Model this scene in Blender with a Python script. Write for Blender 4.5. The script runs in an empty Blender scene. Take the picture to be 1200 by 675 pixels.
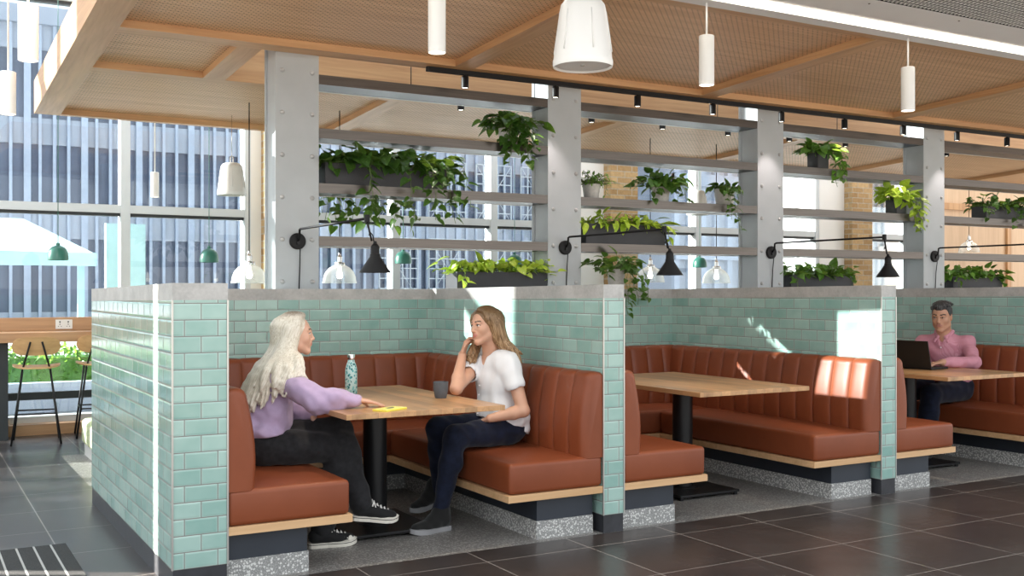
import bpy, bmesh, math, random
import numpy as np
from mathutils import Vector, Matrix, Quaternion, noise as mnoise
rnd = random.Random(7)
sc = bpy.context.scene
COL = sc.collection
PI = math.pi
# ---------------------------------------------------------------- camera calibration
FPX, VH, EYE = 1243.0, 340.0, 1.36
YAW = math.atan(715 / 1243.0)
FX, FY = math.sin(YAW), math.cos(YAW)
RX, RY = math.cos(YAW), -math.sin(YAW)

def at(u, v, x=None, y=None, z=None):
    """the point in the room seen at photo position (u, v) on the plane x=, y= or z="""
    s = (u - 600.0) / FPX
    d = (FX + RX * s, FY + RY * s, (VH - v) / FPX)
    if x is not None: t = x / d[0]
    elif y is not None: t = y / d[1]
    else: t = (z - EYE) / d[2]
    return Vector((d[0] * t, d[1] * t, EYE + d[2] * t))

# ---------------------------------------------------------------- object helpers
def tag(o, label=None, cat=None, group=None, kind=None):
    if label: o['label'] = label
    if cat: o['category'] = cat
    if group: o['group'] = group
    if kind: o['kind'] = kind
    return o

def thing(name, label, cat, loc=(0, 0, 0), rotz=0.0, group=None):
    o = bpy.data.objects.new(name, None)
    COL.objects.link(o)
    o.location = loc
    o.rotation_euler = (0, 0, rotz)
    o.empty_display_size = 0.1
    return tag(o, label, cat, group)

def box_uv(bm, scale=1.0):
    uv = bm.loops.layers.uv.verify()
    for f in bm.faces:
        n = f.normal
        ax, ay, az = abs(n.x), abs(n.y), abs(n.z)
        for l in f.loops:
            c = l.vert.co
            if az >= ax and az >= ay: l[uv].uv = (c.x, c.y)
            elif ay >= ax: l[uv].uv = (c.x, c.z)
            else: l[uv].uv = (c.y, c.z)

def obj(name, bm, mat, parent=None, smooth=False, world=False, uv=True, origin=None, angle=None):
    """link a bmesh as one mesh object. world=True: vertices are in room coordinates, made local to the parent"""
    bm.normal_update()
    if uv: box_uv(bm)
    off = None
    if world and parent is not None: off = Vector(parent.location)
    if world and parent is not None and parent.parent is not None:
        off = Vector(parent.location) + Vector(parent.parent.location)
    if origin is not None and parent is None: off = Vector(origin)
    if off is not None:
        for v in bm.verts: v.co -= off
    me = bpy.data.meshes.new(name)
    bm.to_mesh(me); bm.free()
    mats = mat if isinstance(mat, (list, tuple)) else [mat]
    for m in mats: me.materials.append(m)
    if smooth:
        me.polygons.foreach_set('use_smooth', [True] * len(me.polygons))
    o = bpy.data.objects.new(name, me)
    COL.objects.link(o)
    if parent is not None: o.parent = parent
    elif origin is not None: o.location = origin
    if angle:
        me.polygons.foreach_set('use_smooth', [True] * len(me.polygons))
        me.set_sharp_from_angle(angle=math.radians(angle))
    return o

def struct(name, bm, mat, parent=None, **k):
    o = obj(name, bm, mat, parent, **k)
    if parent is None: o['kind'] = 'structure'
    return o

def copy_tree(o, parent=None):
    c = o.copy(); COL.objects.link(c)
    if parent is not None: c.parent = parent
    for ch in list(o.children): copy_tree(ch, c)
    return c

def dup(o, loc, label=None, rotz=None, scale=None, group=None):
    c = copy_tree(o)
    c.location = loc
    if rotz is not None: c.rotation_euler = (0, 0, rotz)
    if scale is not None: c.scale = (scale,) * 3
    if label: c['label'] = label
    if group: c['group'] = group
    return c

def B(): return bmesh.new()

def box(bm, x0, x1, y0, y1, z0, z1, bev=0.0, seg=2, mi=0):
    ps = [(x, y, z) for x in (x0, x1) for y in (y0, y1) for z in (z0, z1)]
    v = [bm.verts.new(p) for p in ps]
    fs = [bm.faces.new([v[i] for i in q]) for q in
          ((0, 1, 3, 2), (4, 6, 7, 5), (0, 4, 5, 1), (2, 3, 7, 6), (0, 2, 6, 4), (1, 5, 7, 3))]
    for f in fs: f.material_index = mi
    if bev > 0:
        es = list({e for f in fs for e in f.edges})
        r = bmesh.ops.bevel(bm, geom=es, offset=bev, segments=seg, profile=0.5, affect='EDGES')
        for f in r['faces']: f.material_index = mi
    return fs

def hexa(bm, pts, mi=0):
    """8 corner points in box() order"""
    v = [bm.verts.new(p) for p in pts]
    for q in ((0, 1, 3, 2), (4, 6, 7, 5), (0, 4, 5, 1), (2, 3, 7, 6), (0, 2, 6, 4), (1, 5, 7, 3)):
        bm.faces.new([v[i] for i in q]).material_index = mi

def frame_of(d):
    d = Vector(d).normalized()
    a = Vector((0, 0, 1)) if abs(d.z) < 0.95 else Vector((1, 0, 0))
    u = d.cross(a).normalized()
    w = u.cross(d).normalized()
    return u, w

def tube(bm, pts, r, n=8, caps=True, mi=0, sm=True):
    """round bar through pts; r a number or one radius per point"""
    pts = [Vector(p) for p in pts]
    rs = r if isinstance(r, (list, tuple)) else [r] * len(pts)
    rings = []
    u = None
    for i, p in enumerate(pts):
        if i == 0: d = pts[1] - pts[0]
        elif i == len(pts) - 1: d = pts[-1] - pts[-2]
        else: d = (pts[i + 1] - pts[i]).normalized() + (pts[i] - pts[i - 1]).normalized()
        d = d.normalized()
        if u is None: u, w = frame_of(d)
        else:
            u = (u - d * u.dot(d)).normalized()
            w = u.cross(d).normalized()
        rings.append([bm.verts.new(p + (u * math.cos(2 * PI * k / n) + w * math.sin(2 * PI * k / n)) * rs[i]) for k in range(n)])
    for a, b in zip(rings, rings[1:]):
        for k in range(n):
            f = bm.faces.new((a[k], a[(k + 1) % n], b[(k + 1) % n], b[k])); f.material_index = mi; f.smooth = sm
    if caps:
        bm.faces.new(rings[0][::-1]).material_index = mi
        bm.faces.new(rings[-1]).material_index = mi

def lathe(bm, prof, c=(0, 0, 0), n=32, mi=0, axis=None):
    """revolve (r, h) profile about the z axis at c (or about the direction axis)"""
    c = Vector(c)
    if axis is not None:
        d = Vector(axis).normalized(); u, w = frame_of(d)
    else:
        d, u, w = Vector((0, 0, 1)), Vector((1, 0, 0)), Vector((0, 1, 0))
    rings = []
    for r, h in prof:
        if r < 1e-6: rings.append([bm.verts.new(c + d * h)])
        else: rings.append([bm.verts.new(c + d * h + (u * math.cos(2 * PI * k / n) + w * math.sin(2 * PI * k / n)) * r) for k in range(n)])
    for a, b in zip(rings, rings[1:]):
        for k in range(n):
            k2 = (k + 1) % n
            if len(a) == 1 and len(b) == 1: continue
            if len(a) == 1: vs = (a[0], b[k2], b[k])
            elif len(b) == 1: vs = (a[k], a[k2], b[0])
            else: vs = (a[k], a[k2], b[k2], b[k])
            try: f = bm.faces.new(vs); f.material_index = mi
            except ValueError: pass

def recalc(bm):
    bmesh.ops.recalc_face_normals(bm, faces=bm.faces)
    return bm

# ---------------------------------------------------------------- material helpers
def new_mat(name):
    m = bpy.data.materials.new(name); m.use_nodes = True
    nt = m.node_tree
    b = nt.nodes['Principled BSDF']
    return m, nt, b

class N:
    """tiny node-graph writer"""
    def __init__(s, nt): s.nt = nt
    def node(s, t, **k):
        n = s.nt.nodes.new(t)
        for a, v in k.items(): setattr(n, a, v)
        return n
    def put(s, sock, v):
        if isinstance(v, bpy.types.NodeSocket): s.nt.links.new(v, sock)
        elif v is not None:
            if isinstance(v, (tuple, list)) and len(v) == 3 and sock.type == 'RGBA': v = (*v, 1)
            sock.default_value = v
    def coord(s, kind='Object'):
        return s.node('ShaderNodeTexCoord').outputs[kind]
    def mapping(s, vec, loc=(0, 0, 0), rot=(0, 0, 0), sca=(1, 1, 1)):
        n = s.node('ShaderNodeMapping')
        s.put(n.inputs[0], vec)
        n.inputs[1].default_value = loc; n.inputs[2].default_value = rot; n.inputs[3].default_value = sca
        return n.outputs[0]
    def noise(s, vec, scale=5, detail=3, rough=.5, dist=0):
        n = s.node('ShaderNodeTexNoise')
        s.put(n.inputs['Vector'], vec)
        n.inputs['Scale'].default_value = scale; n.inputs['Detail'].default_value = detail
        n.inputs['Roughness'].default_value = rough; n.inputs['Distortion'].default_value = dist
        return n.outputs['Fac']
    def voro(s, vec, scale=5, feature='F1', out='Distance', rand=1.0):
        n = s.node('ShaderNodeTexVoronoi', feature=feature)
        s.put(n.inputs['Vector'], vec)
        n.inputs['Scale'].default_value = scale
        n.inputs['Randomness'].default_value = rand
        return n.outputs[out]
    def ramp(s, fac, stops, interp='LINEAR'):
        n = s.node('ShaderNodeValToRGB')
        s.put(n.inputs[0], fac)
        e = n.color_ramp.elements
        n.color_ramp.interpolation = interp
        while len(e) < len(stops): e.new(0.5)
        for q, (p, c) in zip(e, stops):
            q.position = p; q.color = (*c, 1) if len(c) == 3 else c
        return n.outputs[0]
    def mix(s, fac, a, b, mode='MIX'):
        n = s.node('ShaderNodeMix', data_type='RGBA', blend_type=mode)
        s.put(n.inputs[0], fac); s.put(n.inputs[6], a); s.put(n.inputs[7], b)
        return n.outputs[2]
    def math(s, op, a, b=None, clamp=False):
        n = s.node('ShaderNodeMath', operation=op, use_clamp=clamp)
        s.put(n.inputs[0], a)
        if b is not None: s.put(n.inputs[1], b)
        return n.outputs[0]
    def sep(s, v):
        n = s.node('ShaderNodeSeparateXYZ'); s.put(n.inputs[0], v); return n.outputs
    def comb(s, x, y, z):
        n = s.node('ShaderNodeCombineXYZ')
        s.put(n.inputs[0], x); s.put(n.inputs[1], y); s.put(n.inputs[2], z); return n.outputs[0]
    def bump(s, h, strength=.3, dist=.005):
        n = s.node('ShaderNodeBump')
        s.put(n.inputs['Height'], h)
        n.inputs['Strength'].default_value = strength; n.inputs['Distance'].default_value = dist
        return n.outputs[0]
    def link(s, a, b): s.nt.links.new(a, b)

def plain(name, col, rough=.5, metal=0, spec=.5, var=.06, vscale=6, bump=0, bscale=200, coat=0, sheen=0, emit=None, estr=0):
    m, nt, b = new_mat(name); g = N(nt)
    co = g.coord('Object')
    if var > 0:
        f = g.noise(co, vscale, 4)
        lo = tuple(max(0, c * (1 - var)) for c in col); hi = tuple(min(1, c * (1 + var)) for c in col)
        g.put(b.inputs['Base Color'], g.ramp(f, [(.3, lo), (.7, hi)]))
    else: g.put(b.inputs['Base Color'], col)
    b.inputs['Roughness'].default_value = rough; b.inputs['Metallic'].default_value = metal
    b.inputs['Specular IOR Level'].default_value = spec
    b.inputs['Coat Weight'].default_value = coat
    if sheen: b.inputs['Sheen Weight'].default_value = sheen
    if bump: g.put(b.inputs['Normal'], g.bump(g.noise(co, bscale, 3), bump, .003))
    if emit is not None:
        g.put(b.inputs['Emission Color'], emit); b.inputs['Emission Strength'].default_value = estr
    return m

def wood(name, c0, c1, axis='x', rough=.45, scale=1.0, plank=None, staves=None):
    """timber with the grain along axis; staves=(width, length): butcher-block staves"""
    m, nt, b = new_mat(name); g = N(nt)
    co = g.coord('Object')
    st, fi = 1.2 * scale, 28 * scale
    sca = {'x': (st, fi, fi), 'y': (fi, st, fi), 'z': (fi, fi, st)}[axis]
    n1 = g.noise(g.mapping(co, sca=sca), 1.0, 5, .6, .6)
    n2 = g.noise(g.mapping(co, sca=tuple(q * .22 for q in sca)), 1.0, 2, .5, .3)
    f = g.math('ADD', g.math('MULTIPLY', n1, .6), g.math('MULTIPLY', n2, .5))
    c = g.ramp(f, [(.35, c0), (.72, c1)])
    if staves:
        w, L = staves
        xyz = g.sep(co)
        a, t = (xyz[0], xyz[1]) if axis == 'x' else (xyz[1], xyz[0])
        br = g.node('ShaderNodeTexBrick', offset=.37, offset_frequency=2)
        g.put(br.inputs['Vector'], g.comb(a, t, 0))
        br.inputs['Color1'].default_value = (.70, .70, .70, 1); br.inputs['Color2'].default_value = (1.12, 1.08, 1.05, 1)
        br.inputs['Mortar'].default_value = (.6, .56, .5, 1)
        br.inputs['Scale'].default_value = 1; br.inputs['Mortar Size'].default_value = .0008
        br.inputs['Brick Width'].default_value = L; br.inputs['Row Height'].default_value = w
        c = g.mix(1.0, c, br.outputs[0], 'MULTIPLY')
    g.put(b.inputs['Base Color'], c)
    b.inputs['Roughness'].default_value = rough
    g.put(b.inputs['Normal'], g.bump(n1, .08, .002))
    return m
M = {}
OAK0, OAK1 = (.42, .215, .095), (.66, .40, .20)
M['oak_x'] = wood('oak_along_x', OAK0, OAK1, 'x')
M['oak_y'] = wood('oak_along_y', OAK0, OAK1, 'y')
M['oak_z'] = wood('oak_along_z', OAK0, OAK1, 'z')
M['oak_rail'] = wood('oak_bench_rail', (.52, .30, .14), (.72, .46, .25), 'x')
M['table'] = wood('oak_staves', (.40, .21, .09), (.66, .39, .19), 'y', rough=.28, staves=(.07, .55))
M['counter'] = wood('oak_counter', (.36, .20, .10), (.58, .34, .18), 'x', rough=.35)
M['stool_ply'] = wood('stool_veneer', (.50, .28, .12), (.70, .44, .22), 'x', rough=.4)
M['panel_wall'] = wood('timber_panelling', (.56, .38, .23), (.72, .52, .34), 'z', scale=.6)

def perforated():
    m, nt, b = new_mat('perforated_oak_panel'); g = N(nt)
    co = g.coord('Object')
    n1 = g.noise(g.mapping(co, sca=(1.2, 26, 26)), 1.0, 5, .6, .5)
    c = g.ramp(n1, [(.3, (.57, .33, .17)), (.7, (.76, .49, .28))])
    x, y, z = g.sep(co)
    P = .046
    def dots(ox):
        fx = g.math('SUBTRACT', g.math('FRACT', g.math('ADD', g.math('DIVIDE', x, P), ox)), .5)
        fy = g.math('SUBTRACT', g.math('FRACT', g.math('ADD', g.math('DIVIDE', y, P), ox)), .5)
        return g.math('SQRT', g.math('ADD', g.math('MULTIPLY', fx, fx), g.math('MULTIPLY', fy, fy)))
    d = g.math('LESS_THAN', g.math('MINIMUM', dots(0.0), dots(.5)), .11)
    g.put(b.inputs['Base Color'], g.mix(d, c, (.045, .022, .01)))
    b.inputs['Roughness'].default_value = .5
    return m
M['perf'] = perforated()

def tiles(name, ca, cb, grout):
    m, nt, b = new_mat(name); g = N(nt)
    uv = g.mapping(g.coord('UV'), loc=(.02, -.1, 0))
    def brick(mort, smooth=.0):
        br = g.node('ShaderNodeTexBrick', offset=.5, offset_frequency=2)
        g.put(br.inputs['Vector'], uv)
        br.inputs['Color1'].default_value = (0, 0, 0, 1); br.inputs['Color2'].default_value = (1, 1, 1, 1)
        br.inputs['Scale'].default_value = 1
        br.inputs['Mortar Size'].default_value = mort; br.inputs['Mortar Smooth'].default_value = smooth
        br.inputs['Brick Width'].default_value = .15; br.inputs['Row Height'].default_value = .075
        return br
    br = brick(.0022)
    var = g.math('ADD', g.math('MULTIPLY', br.outputs[0], .55), g.math('MULTIPLY', g.noise(uv, 9, 2), .6))
    glaze = g.ramp(var, [(.15, ca), (.85, cb)])
    edge = brick(.011, 1.0)                                     # bevelled rim of each tile
    glaze = g.mix(g.math('MULTIPLY', edge.outputs[1], .22), glaze, (.80, .88, .85))
    g.put(b.inputs['Base Color'], g.mix(br.outputs[1], glaze, grout))
    g.put(b.inputs['Roughness'], g.math('ADD', g.math('MULTIPLY', br.outputs[1], .5), .13))
    h = g.math('SUBTRACT', g.math('MULTIPLY', g.noise(uv, 14, 2), .12), edge.outputs[1])
    g.put(b.inputs['Normal'], g.bump(h, .35, .004))
    b.inputs['Specular IOR Level'].default_value = .5
    return m
M['tile'] = tiles('aqua_glazed_tile', (.215, .395, .35), (.38, .55, .495), (.22, .215, .195))

def concrete(name, c0, c1):
    m, nt, b = new_mat(name); g = N(nt)
    co = g.coord('Object')
    n = g.math('ADD', g.math('MULTIPLY', g.noise(co, 7, 6, .6), .7), g.math('MULTIPLY', g.noise(co, 60, 3), .3))
    g.put(b.inputs['Base Color'], g.ramp(n, [(.35, c0), (.65, c1)]))
    b.inputs['Roughness'].default_value = .55
    g.put(b.inputs['Normal'], g.bump(n, .1, .003))
    return m
M['concrete'] = concrete('concrete_capping', (.36, .355, .34), (.52, .51, .49))

def terrazzo(name, base, chip):
    m, nt, b = new_mat(name); g = N(nt)
    co = g.coord('Object')
    v = g.voro(co, 85, 'F1', 'Distance')
    cell = g.voro(co, 85, 'F1', 'Color')
    pick = g.math('GREATER_THAN', g.sep(cell)[0], .42)
    d = g.math('MULTIPLY', g.math('LESS_THAN', v, .46), pick)
    v2 = g.math('LESS_THAN', g.voro(co, 200, 'F1', 'Distance'), .33)
    d = g.math('MAXIMUM', d, g.math('MULTIPLY', v2, .7))
    g.put(b.inputs['Base Color'], g.mix(d, base, chip))
    b.inputs['Roughness'].default_value = .4
    return m
M['terrazzo'] = terrazzo('grey_terrazzo_floor', (.17, .16, .15), (.40, .385, .36))
M['terrazzo_plinth'] = terrazzo('pale_terrazzo_plinth', (.26, .26, .255), (.66, .66, .64))

def floor_tiles():
    m, nt, b = new_mat('dark_stone_floor_tiles'); g = N(nt)
    co = g.mapping(g.coord('Object'), loc=(-.10, .22 + .61 * .0, 0))
    br = g.node('ShaderNodeTexBrick', offset=0, offset_frequency=1)
    g.put(br.inputs['Vector'], co)
    br.inputs['Color1'].default_value = (0, 0, 0, 1); br.inputs['Color2'].default_value = (1, 1, 1, 1)
    br.inputs['Scale'].default_value = 1
    br.inputs['Mortar Size'].default_value = .003; br.inputs['Mortar Smooth'].default_value = 0
    br.inputs['Brick Width'].default_value = .61; br.inputs['Row Height'].default_value = .61
    n = g.noise(co, 2.2, 6, .62, .4)
    n2 = g.noise(co, 30, 4, .6)
    f = g.math('ADD', g.math('ADD', g.math('MULTIPLY', n, .75), g.math('MULTIPLY', n2, .18)), g.math('MULTIPLY', br.outputs[0], .12))
    c = g.ramp(f, [(.3, (.022, .018, .0175)), (.75, (.062, .052, .050))])
    g.put(b.inputs['Base Color'], g.mix(br.outputs[1], c, (.30, .27, .25)))
    g.put(b.inputs['Roughness'], g.math('ADD', g.math('MULTIPLY', n, .06), .26))
    b.inputs['Specular IOR Level'].default_value = .5
    g.put(b.inputs['Normal'], g.bump(n2, .04, .002))
    return m
M['floor'] = floor_tiles()

def leather(name, c0, c1):
    m, nt, b = new_mat(name); g = N(nt)
    co = g.coord('Object')
    n = g.noise(co, 3.0, 4, .6)
    g.put(b.inputs['Base Color'], g.ramp(n, [(.3, c0), (.7, c1)]))
    b.inputs['Roughness'].default_value = .42
    b.inputs['Specular IOR Level'].default_value = .38
    h = g.math('ADD', g.math('MULTIPLY', g.voro(co, 420, 'F1'), .35), g.noise(co, 7, 2))
    g.put(b.inputs['Normal'], g.bump(h, .10, .006))
    return m
M['leather'] = leather('rust_leather', (.205, .050, .018), (.25, .064, .024))

def steel(name, c, rough, axis='x'):
    m, nt, b = new_mat(name); g = N(nt)
    co = g.coord('Object')
    n = g.noise(g.mapping(co, sca=(90, 90, 1.5) if axis == 'z' else (3, 90, 160)), 1, 3)
    g.put(b.inputs['Base Color'], g.ramp(n, [(.3, tuple(q * .85 for q in c)), (.7, tuple(min(1, q * 1.1) for q in c))]))
    b.inputs['Metallic'].default_value = 1
    g.put(b.inputs['Roughness'], g.math('ADD', g.math('MULTIPLY', n, .15), rough))
    return m
M['shelf_steel'] = steel('brushed_shelf_steel', (.135, .118, .106), .24)
M['chrome'] = plain('chrome', (.75, .74, .72), .15, 1, var=0)
M['column'] = plain('grey_painted_steel', (.42, .455, .475), .38, 0, var=.04)
M['bolt'] = plain('bolt_head_paint', (.45, .455, .455), .3, .2, var=0)
M['black'] = plain('matt_black_metal', (.008, .008, .009), .5, 0, .25, var=.1)
M['black_steel'] = plain('black_powdercoat', (.010, .010, .011), .4, 0, .3, var=.1)
M['void'] = plain('black_void_shade', (.004, .004, .005), .9, 0, 0, var=0)
M['white'] = plain('white_enamel', (.80, .80, .78), .35, 0, var=.01)
M['soffit'] = plain('white_plasterboard', (.80, .81, .815), .7, 0, var=.01)
M['navy_kick'] = plain('charcoal_laminate', (.028, .034, .046), .4, 0, var=.08)
M['skirting'] = plain('dark_stone_skirting', (.035, .036, .042), .35, 0, var=.25, vscale=14)
M['nosing'] = plain('satin_aluminium_edge', (.52, .51, .48), .35, .9, var=.03)
M['mullion'] = plain('pale_window_frame', (.60, .64, .66), .4, 0, var=.02)
M['gasket'] = plain('dark_gasket', (.03, .035, .04), .5, 0, var=0)
M['green_enamel'] = plain('green_enamel', (.025, .155, .115), .35, 0, var=.03, coat=.3)
M['planter'] = plain('charcoal_planter', (.035, .036, .042), .6, 0, var=.12)
M['pot_grey'] = concrete('grey_pot', (.42, .41, .39), (.60, .59, .56))
M['soil'] = plain('potting_soil', (.035, .022, .013), .9, 0, var=.4, vscale=60)
M['led'] = plain('led_diffuser', (1, .96, .88), .4, 0, var=0, emit=(1, .93, .80), estr=4)
M['lamp_glow'] = plain('lamp_diffuser', (1, .95, .86), .4, 0, var=0, emit=(1, .90, .74), estr=5)

def glass(name, tint=(.93, .97, .98), refl=1.0, rough=0.0):
    m = bpy.data.materials.new(name); m.use_nodes = True
    nt = m.node_tree; nt.nodes.clear(); g = N(nt)
    out = g.node('ShaderNodeOutputMaterial')
    tr = g.node('ShaderNodeBsdfTransparent'); tr.inputs[0].default_value = (*tint, 1)
    gl = g.node('ShaderNodeBsdfGlossy'); gl.inputs['Color'].default_value = (1, 1, 1, 1); gl.inputs['Roughness'].default_value = rough
    fr = g.node('ShaderNodeFresnel'); fr.inputs[0].default_value = 1.45
    mx = g.node('ShaderNodeMixShader')
    g.link(g.math('MULTIPLY', fr.outputs[0], refl), mx.inputs[0])
    g.link(tr.outputs[0], mx.inputs[1]); g.link(gl.outputs[0], mx.inputs[2]); g.link(mx.outputs[0], out.inputs[0])
    return m
M['glass'] = glass('window_glass', (.80, .85, .89), .8)

def bricks():
    m, nt, b = new_mat('buff_brick'); g = N(nt)
    uv = g.coord('UV')
    br = g.node('ShaderNodeTexBrick', offset=.5, offset_frequency=2)
    g.put(br.inputs['Vector'], uv)
    br.inputs['Color1'].default_value = (.33, .20, .085, 1); br.inputs['Color2'].default_value = (.52, .36, .18, 1)
    br.inputs['Mortar'].default_value = (.42, .37, .29, 1)
    br.inputs['Scale'].default_value = 1; br.inputs['Mortar Size'].default_value = .006
    br.inputs['Brick Width'].default_value = .225; br.inputs['Row Height'].default_value = .075
    g.put(b.inputs['Base Color'], g.mix(.5, br.outputs[0], g.mix(1, br.outputs[0], g.ramp(g.noise(uv, 25, 4), [(.3, (.7, .7, .7)), (.7, (1.2, 1.2, 1.2))]), 'MULTIPLY')))
    b.inputs['Roughness'].default_value = .85
    g.put(b.inputs['Normal'], g.bump(br.outputs[1], -.4, .006))
    return m
M['brick'] = bricks()
# ================================================================ floor, walls, window wall
bm = B(); box(bm, -4.5, 14, -.6, 4.885, -.1, 0)
box(bm, -4.5, 1.13, 4.885, 11.0, -.1, 0)
box(bm, 1.13, 17, 9.4, 11.0, -.1, 0)
struct('floor', bm, M['floor'])
bm = B(); box(bm, 1.13, 17, 4.886, 9.4, -.1, 0)
struct('floor_terrazzo', bm, M['terrazzo'])

def zt(y): return 1.392 - (y - 4.885) * .0105     # partition tops drop a little towards the back
def partition(name, x0, x1, y0, y1):
    """tiled wall with capping, skirting and metal corner beads"""
    bm = B(); hexa(bm, [(x, y, z) for x in (x0, x1) for y in (y0, y1) for z in (.1, zt(y) - .077)])
    w = struct(name, bm, M['tile'])
    bm = B(); e = .001
    hexa(bm, [(x, y, z) for x in (x0 - e, x1 + e) for y in (y0 - e, y1 + e) for z in (zt(y) - .077, zt(y))])
    obj('concrete_capping', bm, M['concrete'], w)
    bm = B(); box(bm, x0 + .003, x1 - .003, y0 + .003, y1, 0, .1)
    obj('skirting', bm, M['skirting'], w)
    for xx in (x0, x1):
        bm = B(); box(bm, xx - .004, xx + .004, y0 - .004, y0 + .004, .1, zt(y0) - .077)
        obj('corner_bead', bm, M['nosing'], w)
    return w
XS = [1.30 + 2.24 * k for k in range(4)]           # left inner face of each booth
XE = [x + 2.10 for x in XS]
YF, YB = 4.885, 7.09                               # booth fronts, face of the back wall
partition('wall_left', 1.052, 1.30, YF, 7.22)
partition('wall_middle', XE[0], XS[1], YF, YB)
partition('wall_right', XE[1], XS[2], YF, YB)
partition('wall_far_right', XE[2], XS[3], YF, YB)
partition('wall_back', 1.30, 12.0, YB, 7.22)

# ---------------------------------------------------------------- window wall
YW = 11.1
def pane(bm, x0, x1, z0, z1, y=YW):
    box(bm, x0, x1, y - .006, y + .006, z0, z1)
def window(n, xs, ztop, transoms, zsill=.12):
    """glazed bay: frame bars as one part, each pane a part"""
    bm = B()
    zs = [zsill] + transoms + [ztop]
    for x in xs: box(bm, x - .045, x + .045, YW - .09, YW + .06, 0.0, ztop)
    for z in zs: box(bm, xs[0], xs[-1], YW - .08, YW + .05, z - .045, z + .035)
    w = struct('window_%d' % n, bm, M['mullion'])
    gb = B()
    for z in transoms: box(gb, xs[0] + .04, xs[-1] - .04, YW - .05, YW + .03, z - .075, z - .045)
    obj('gasket', gb, M['gasket'], w)
    for xa, xb in zip(xs, xs[1:]):
        for za, zb in zip(zs, zs[1:]):
            pb = B(); pane(pb, xa + .045, xb - .045, za + .035, zb - .045)
            obj('pane', pb, M['glass'], w)
    return w
window(1, [-5.6, -3.9, -2.2, -.6, .69, 1.92, 3.155], 6.0, [2.167, 4.2])
window(2, [3.72, 4.83, 6.09, 7.20], 6.0, [2.167, 4.2])
window(3, [8.10, 9.2, 10.3, 11.4], 6.0, [2.167, 4.2])
window(4, [12.36, 13.3], 6.0, [2.167, 4.2])
for k, xa in enumerate((3.28, 7.66, 11.92)):
    bm = B(); box(bm, xa, xa + .42, YW - .25, YW + .2, 0, 6.0)
    struct('trim_%d' % (k + 1), bm, M['brick'])
bm = B()
box(bm, 3.17, 3.28, YW - .1, YW + .3, 0, 6.0)
box(bm, 7.22, 7.66, YW - .1, YW + .3, 0, 6.0)
box(bm, 11.42, 11.92, YW - .1, YW + .3, 0, 6.0)
struct('trim_4', bm, M['white'])
bm = B()                                            # unseen wall added to block sun, gap shaped to pass one thin strip
box(bm, -8.84, -5.65, YW - .015, YW + .015, 0, 6.0)
box(bm, -18, -8.95, YW - .015, YW + .015, 0, 6.0)
struct('wall_sun_block', bm, M['soffit'])
# timber panelled wall at the far right
bm = B(); box(bm, 13.35, 22, YW - .12, YW + .1, 0, 4.5)
w = struct('wall_timber', bm, M['panel_wall'])
bm = B()
for x in (13.9, 15.6, 17.4): box(bm, x, x + .09, YW - .16, YW - .121, 0, 2.62)
box(bm, 13.35, 20, YW - .16, YW - .121, 2.62, 2.72)
obj('batten', bm, M['oak_z'], w)

# ================================================================ timber ceiling rafts (falling gently to the window)
def zr(y): return 3.0 - .05 * (y - 7.1)
def slab(bm, x0, x1, y0, y1, lo, hi):
    """slab following the raft's fall; lo / hi are heights above the raft's underside"""
    hexa(bm, [(x, y, zr(y) + h) for x in (x0, x1) for y in (y0, y1) for h in (lo, hi)])
XR = 17.0
XBEAM = [3.53, 5.86, 8.21, 10.55, 12.9]
bm = B(); slab(bm, .98, XR, 5.04, 7.11, .05, .28)
slab(bm, .98, 2.12, 7.11, 8.06, .05, .28); slab(bm, .98, XR, 8.10, 9.82, .05, .27)
ceil = struct('ceiling', bm, M['perf'])
def beam(x0, x1, y0, y1, m, lo=0, hi=.28):
    b_ = B(); slab(b_, x0, x1, y0, y1, lo, hi); obj('beam', b_, M[m], ceil)
beam(.975, 1.18, 5.04, 9.85, 'oak_y')
beam(1.18, XR, 6.97, 7.115, 'oak_x')
beam(1.18, XR, 8.06, 8.21, 'oak_x')
beam(1.18, XR, 9.80, 9.86, 'oak_x')
beam(1.18, XR, 5.03, 5.12, 'oak_x')
beam(1.96, 2.125, 7.115, 8.06, 'oak_y')
for x in XBEAM:
    beam(x, x + .16, 5.12, 6.97, 'oak_y', 0, .06)
    beam(x, x + .16, 8.21, 9.80, 'oak_y', 0, .06)

# white bulkhead with the recessed light line and the mesh ceiling
zs_ = 3.095
bm = B()
box(bm, -1.5, 17, 4.905, 5.028, zs_, zs_ + .3)
box(bm, -1.5, 17, 4.43, 4.73, zs_ + .005, zs_ + .3)
box(bm, -1.5, 17, 4.73, 4.83, zs_ + .03, zs_ + .3)
box(bm, -1.5, 17, 4.83, 4.905, zs_ + .03, zs_ + .3)
bulk = struct('ceiling_bulkhead', bm, M['soffit'])
for k in range(9):
    b_ = B(); x = 2.6 + k * .83
    lathe(b_, [(0, 0), (.006, 0), (.006, .004), (0, .004)], (x, 4.50, zs_ + .002), 10); obj('screw', b_, M['black'], bulk)
bm = B(); box(bm, -1.4, 16.9, 4.845, 4.890, zs_ + .012, zs_ + .029)
lt = obj('light_line', bm, M['led']); tag(lt, 'long white light line let into the ceiling bulkhead', 'light')
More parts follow.
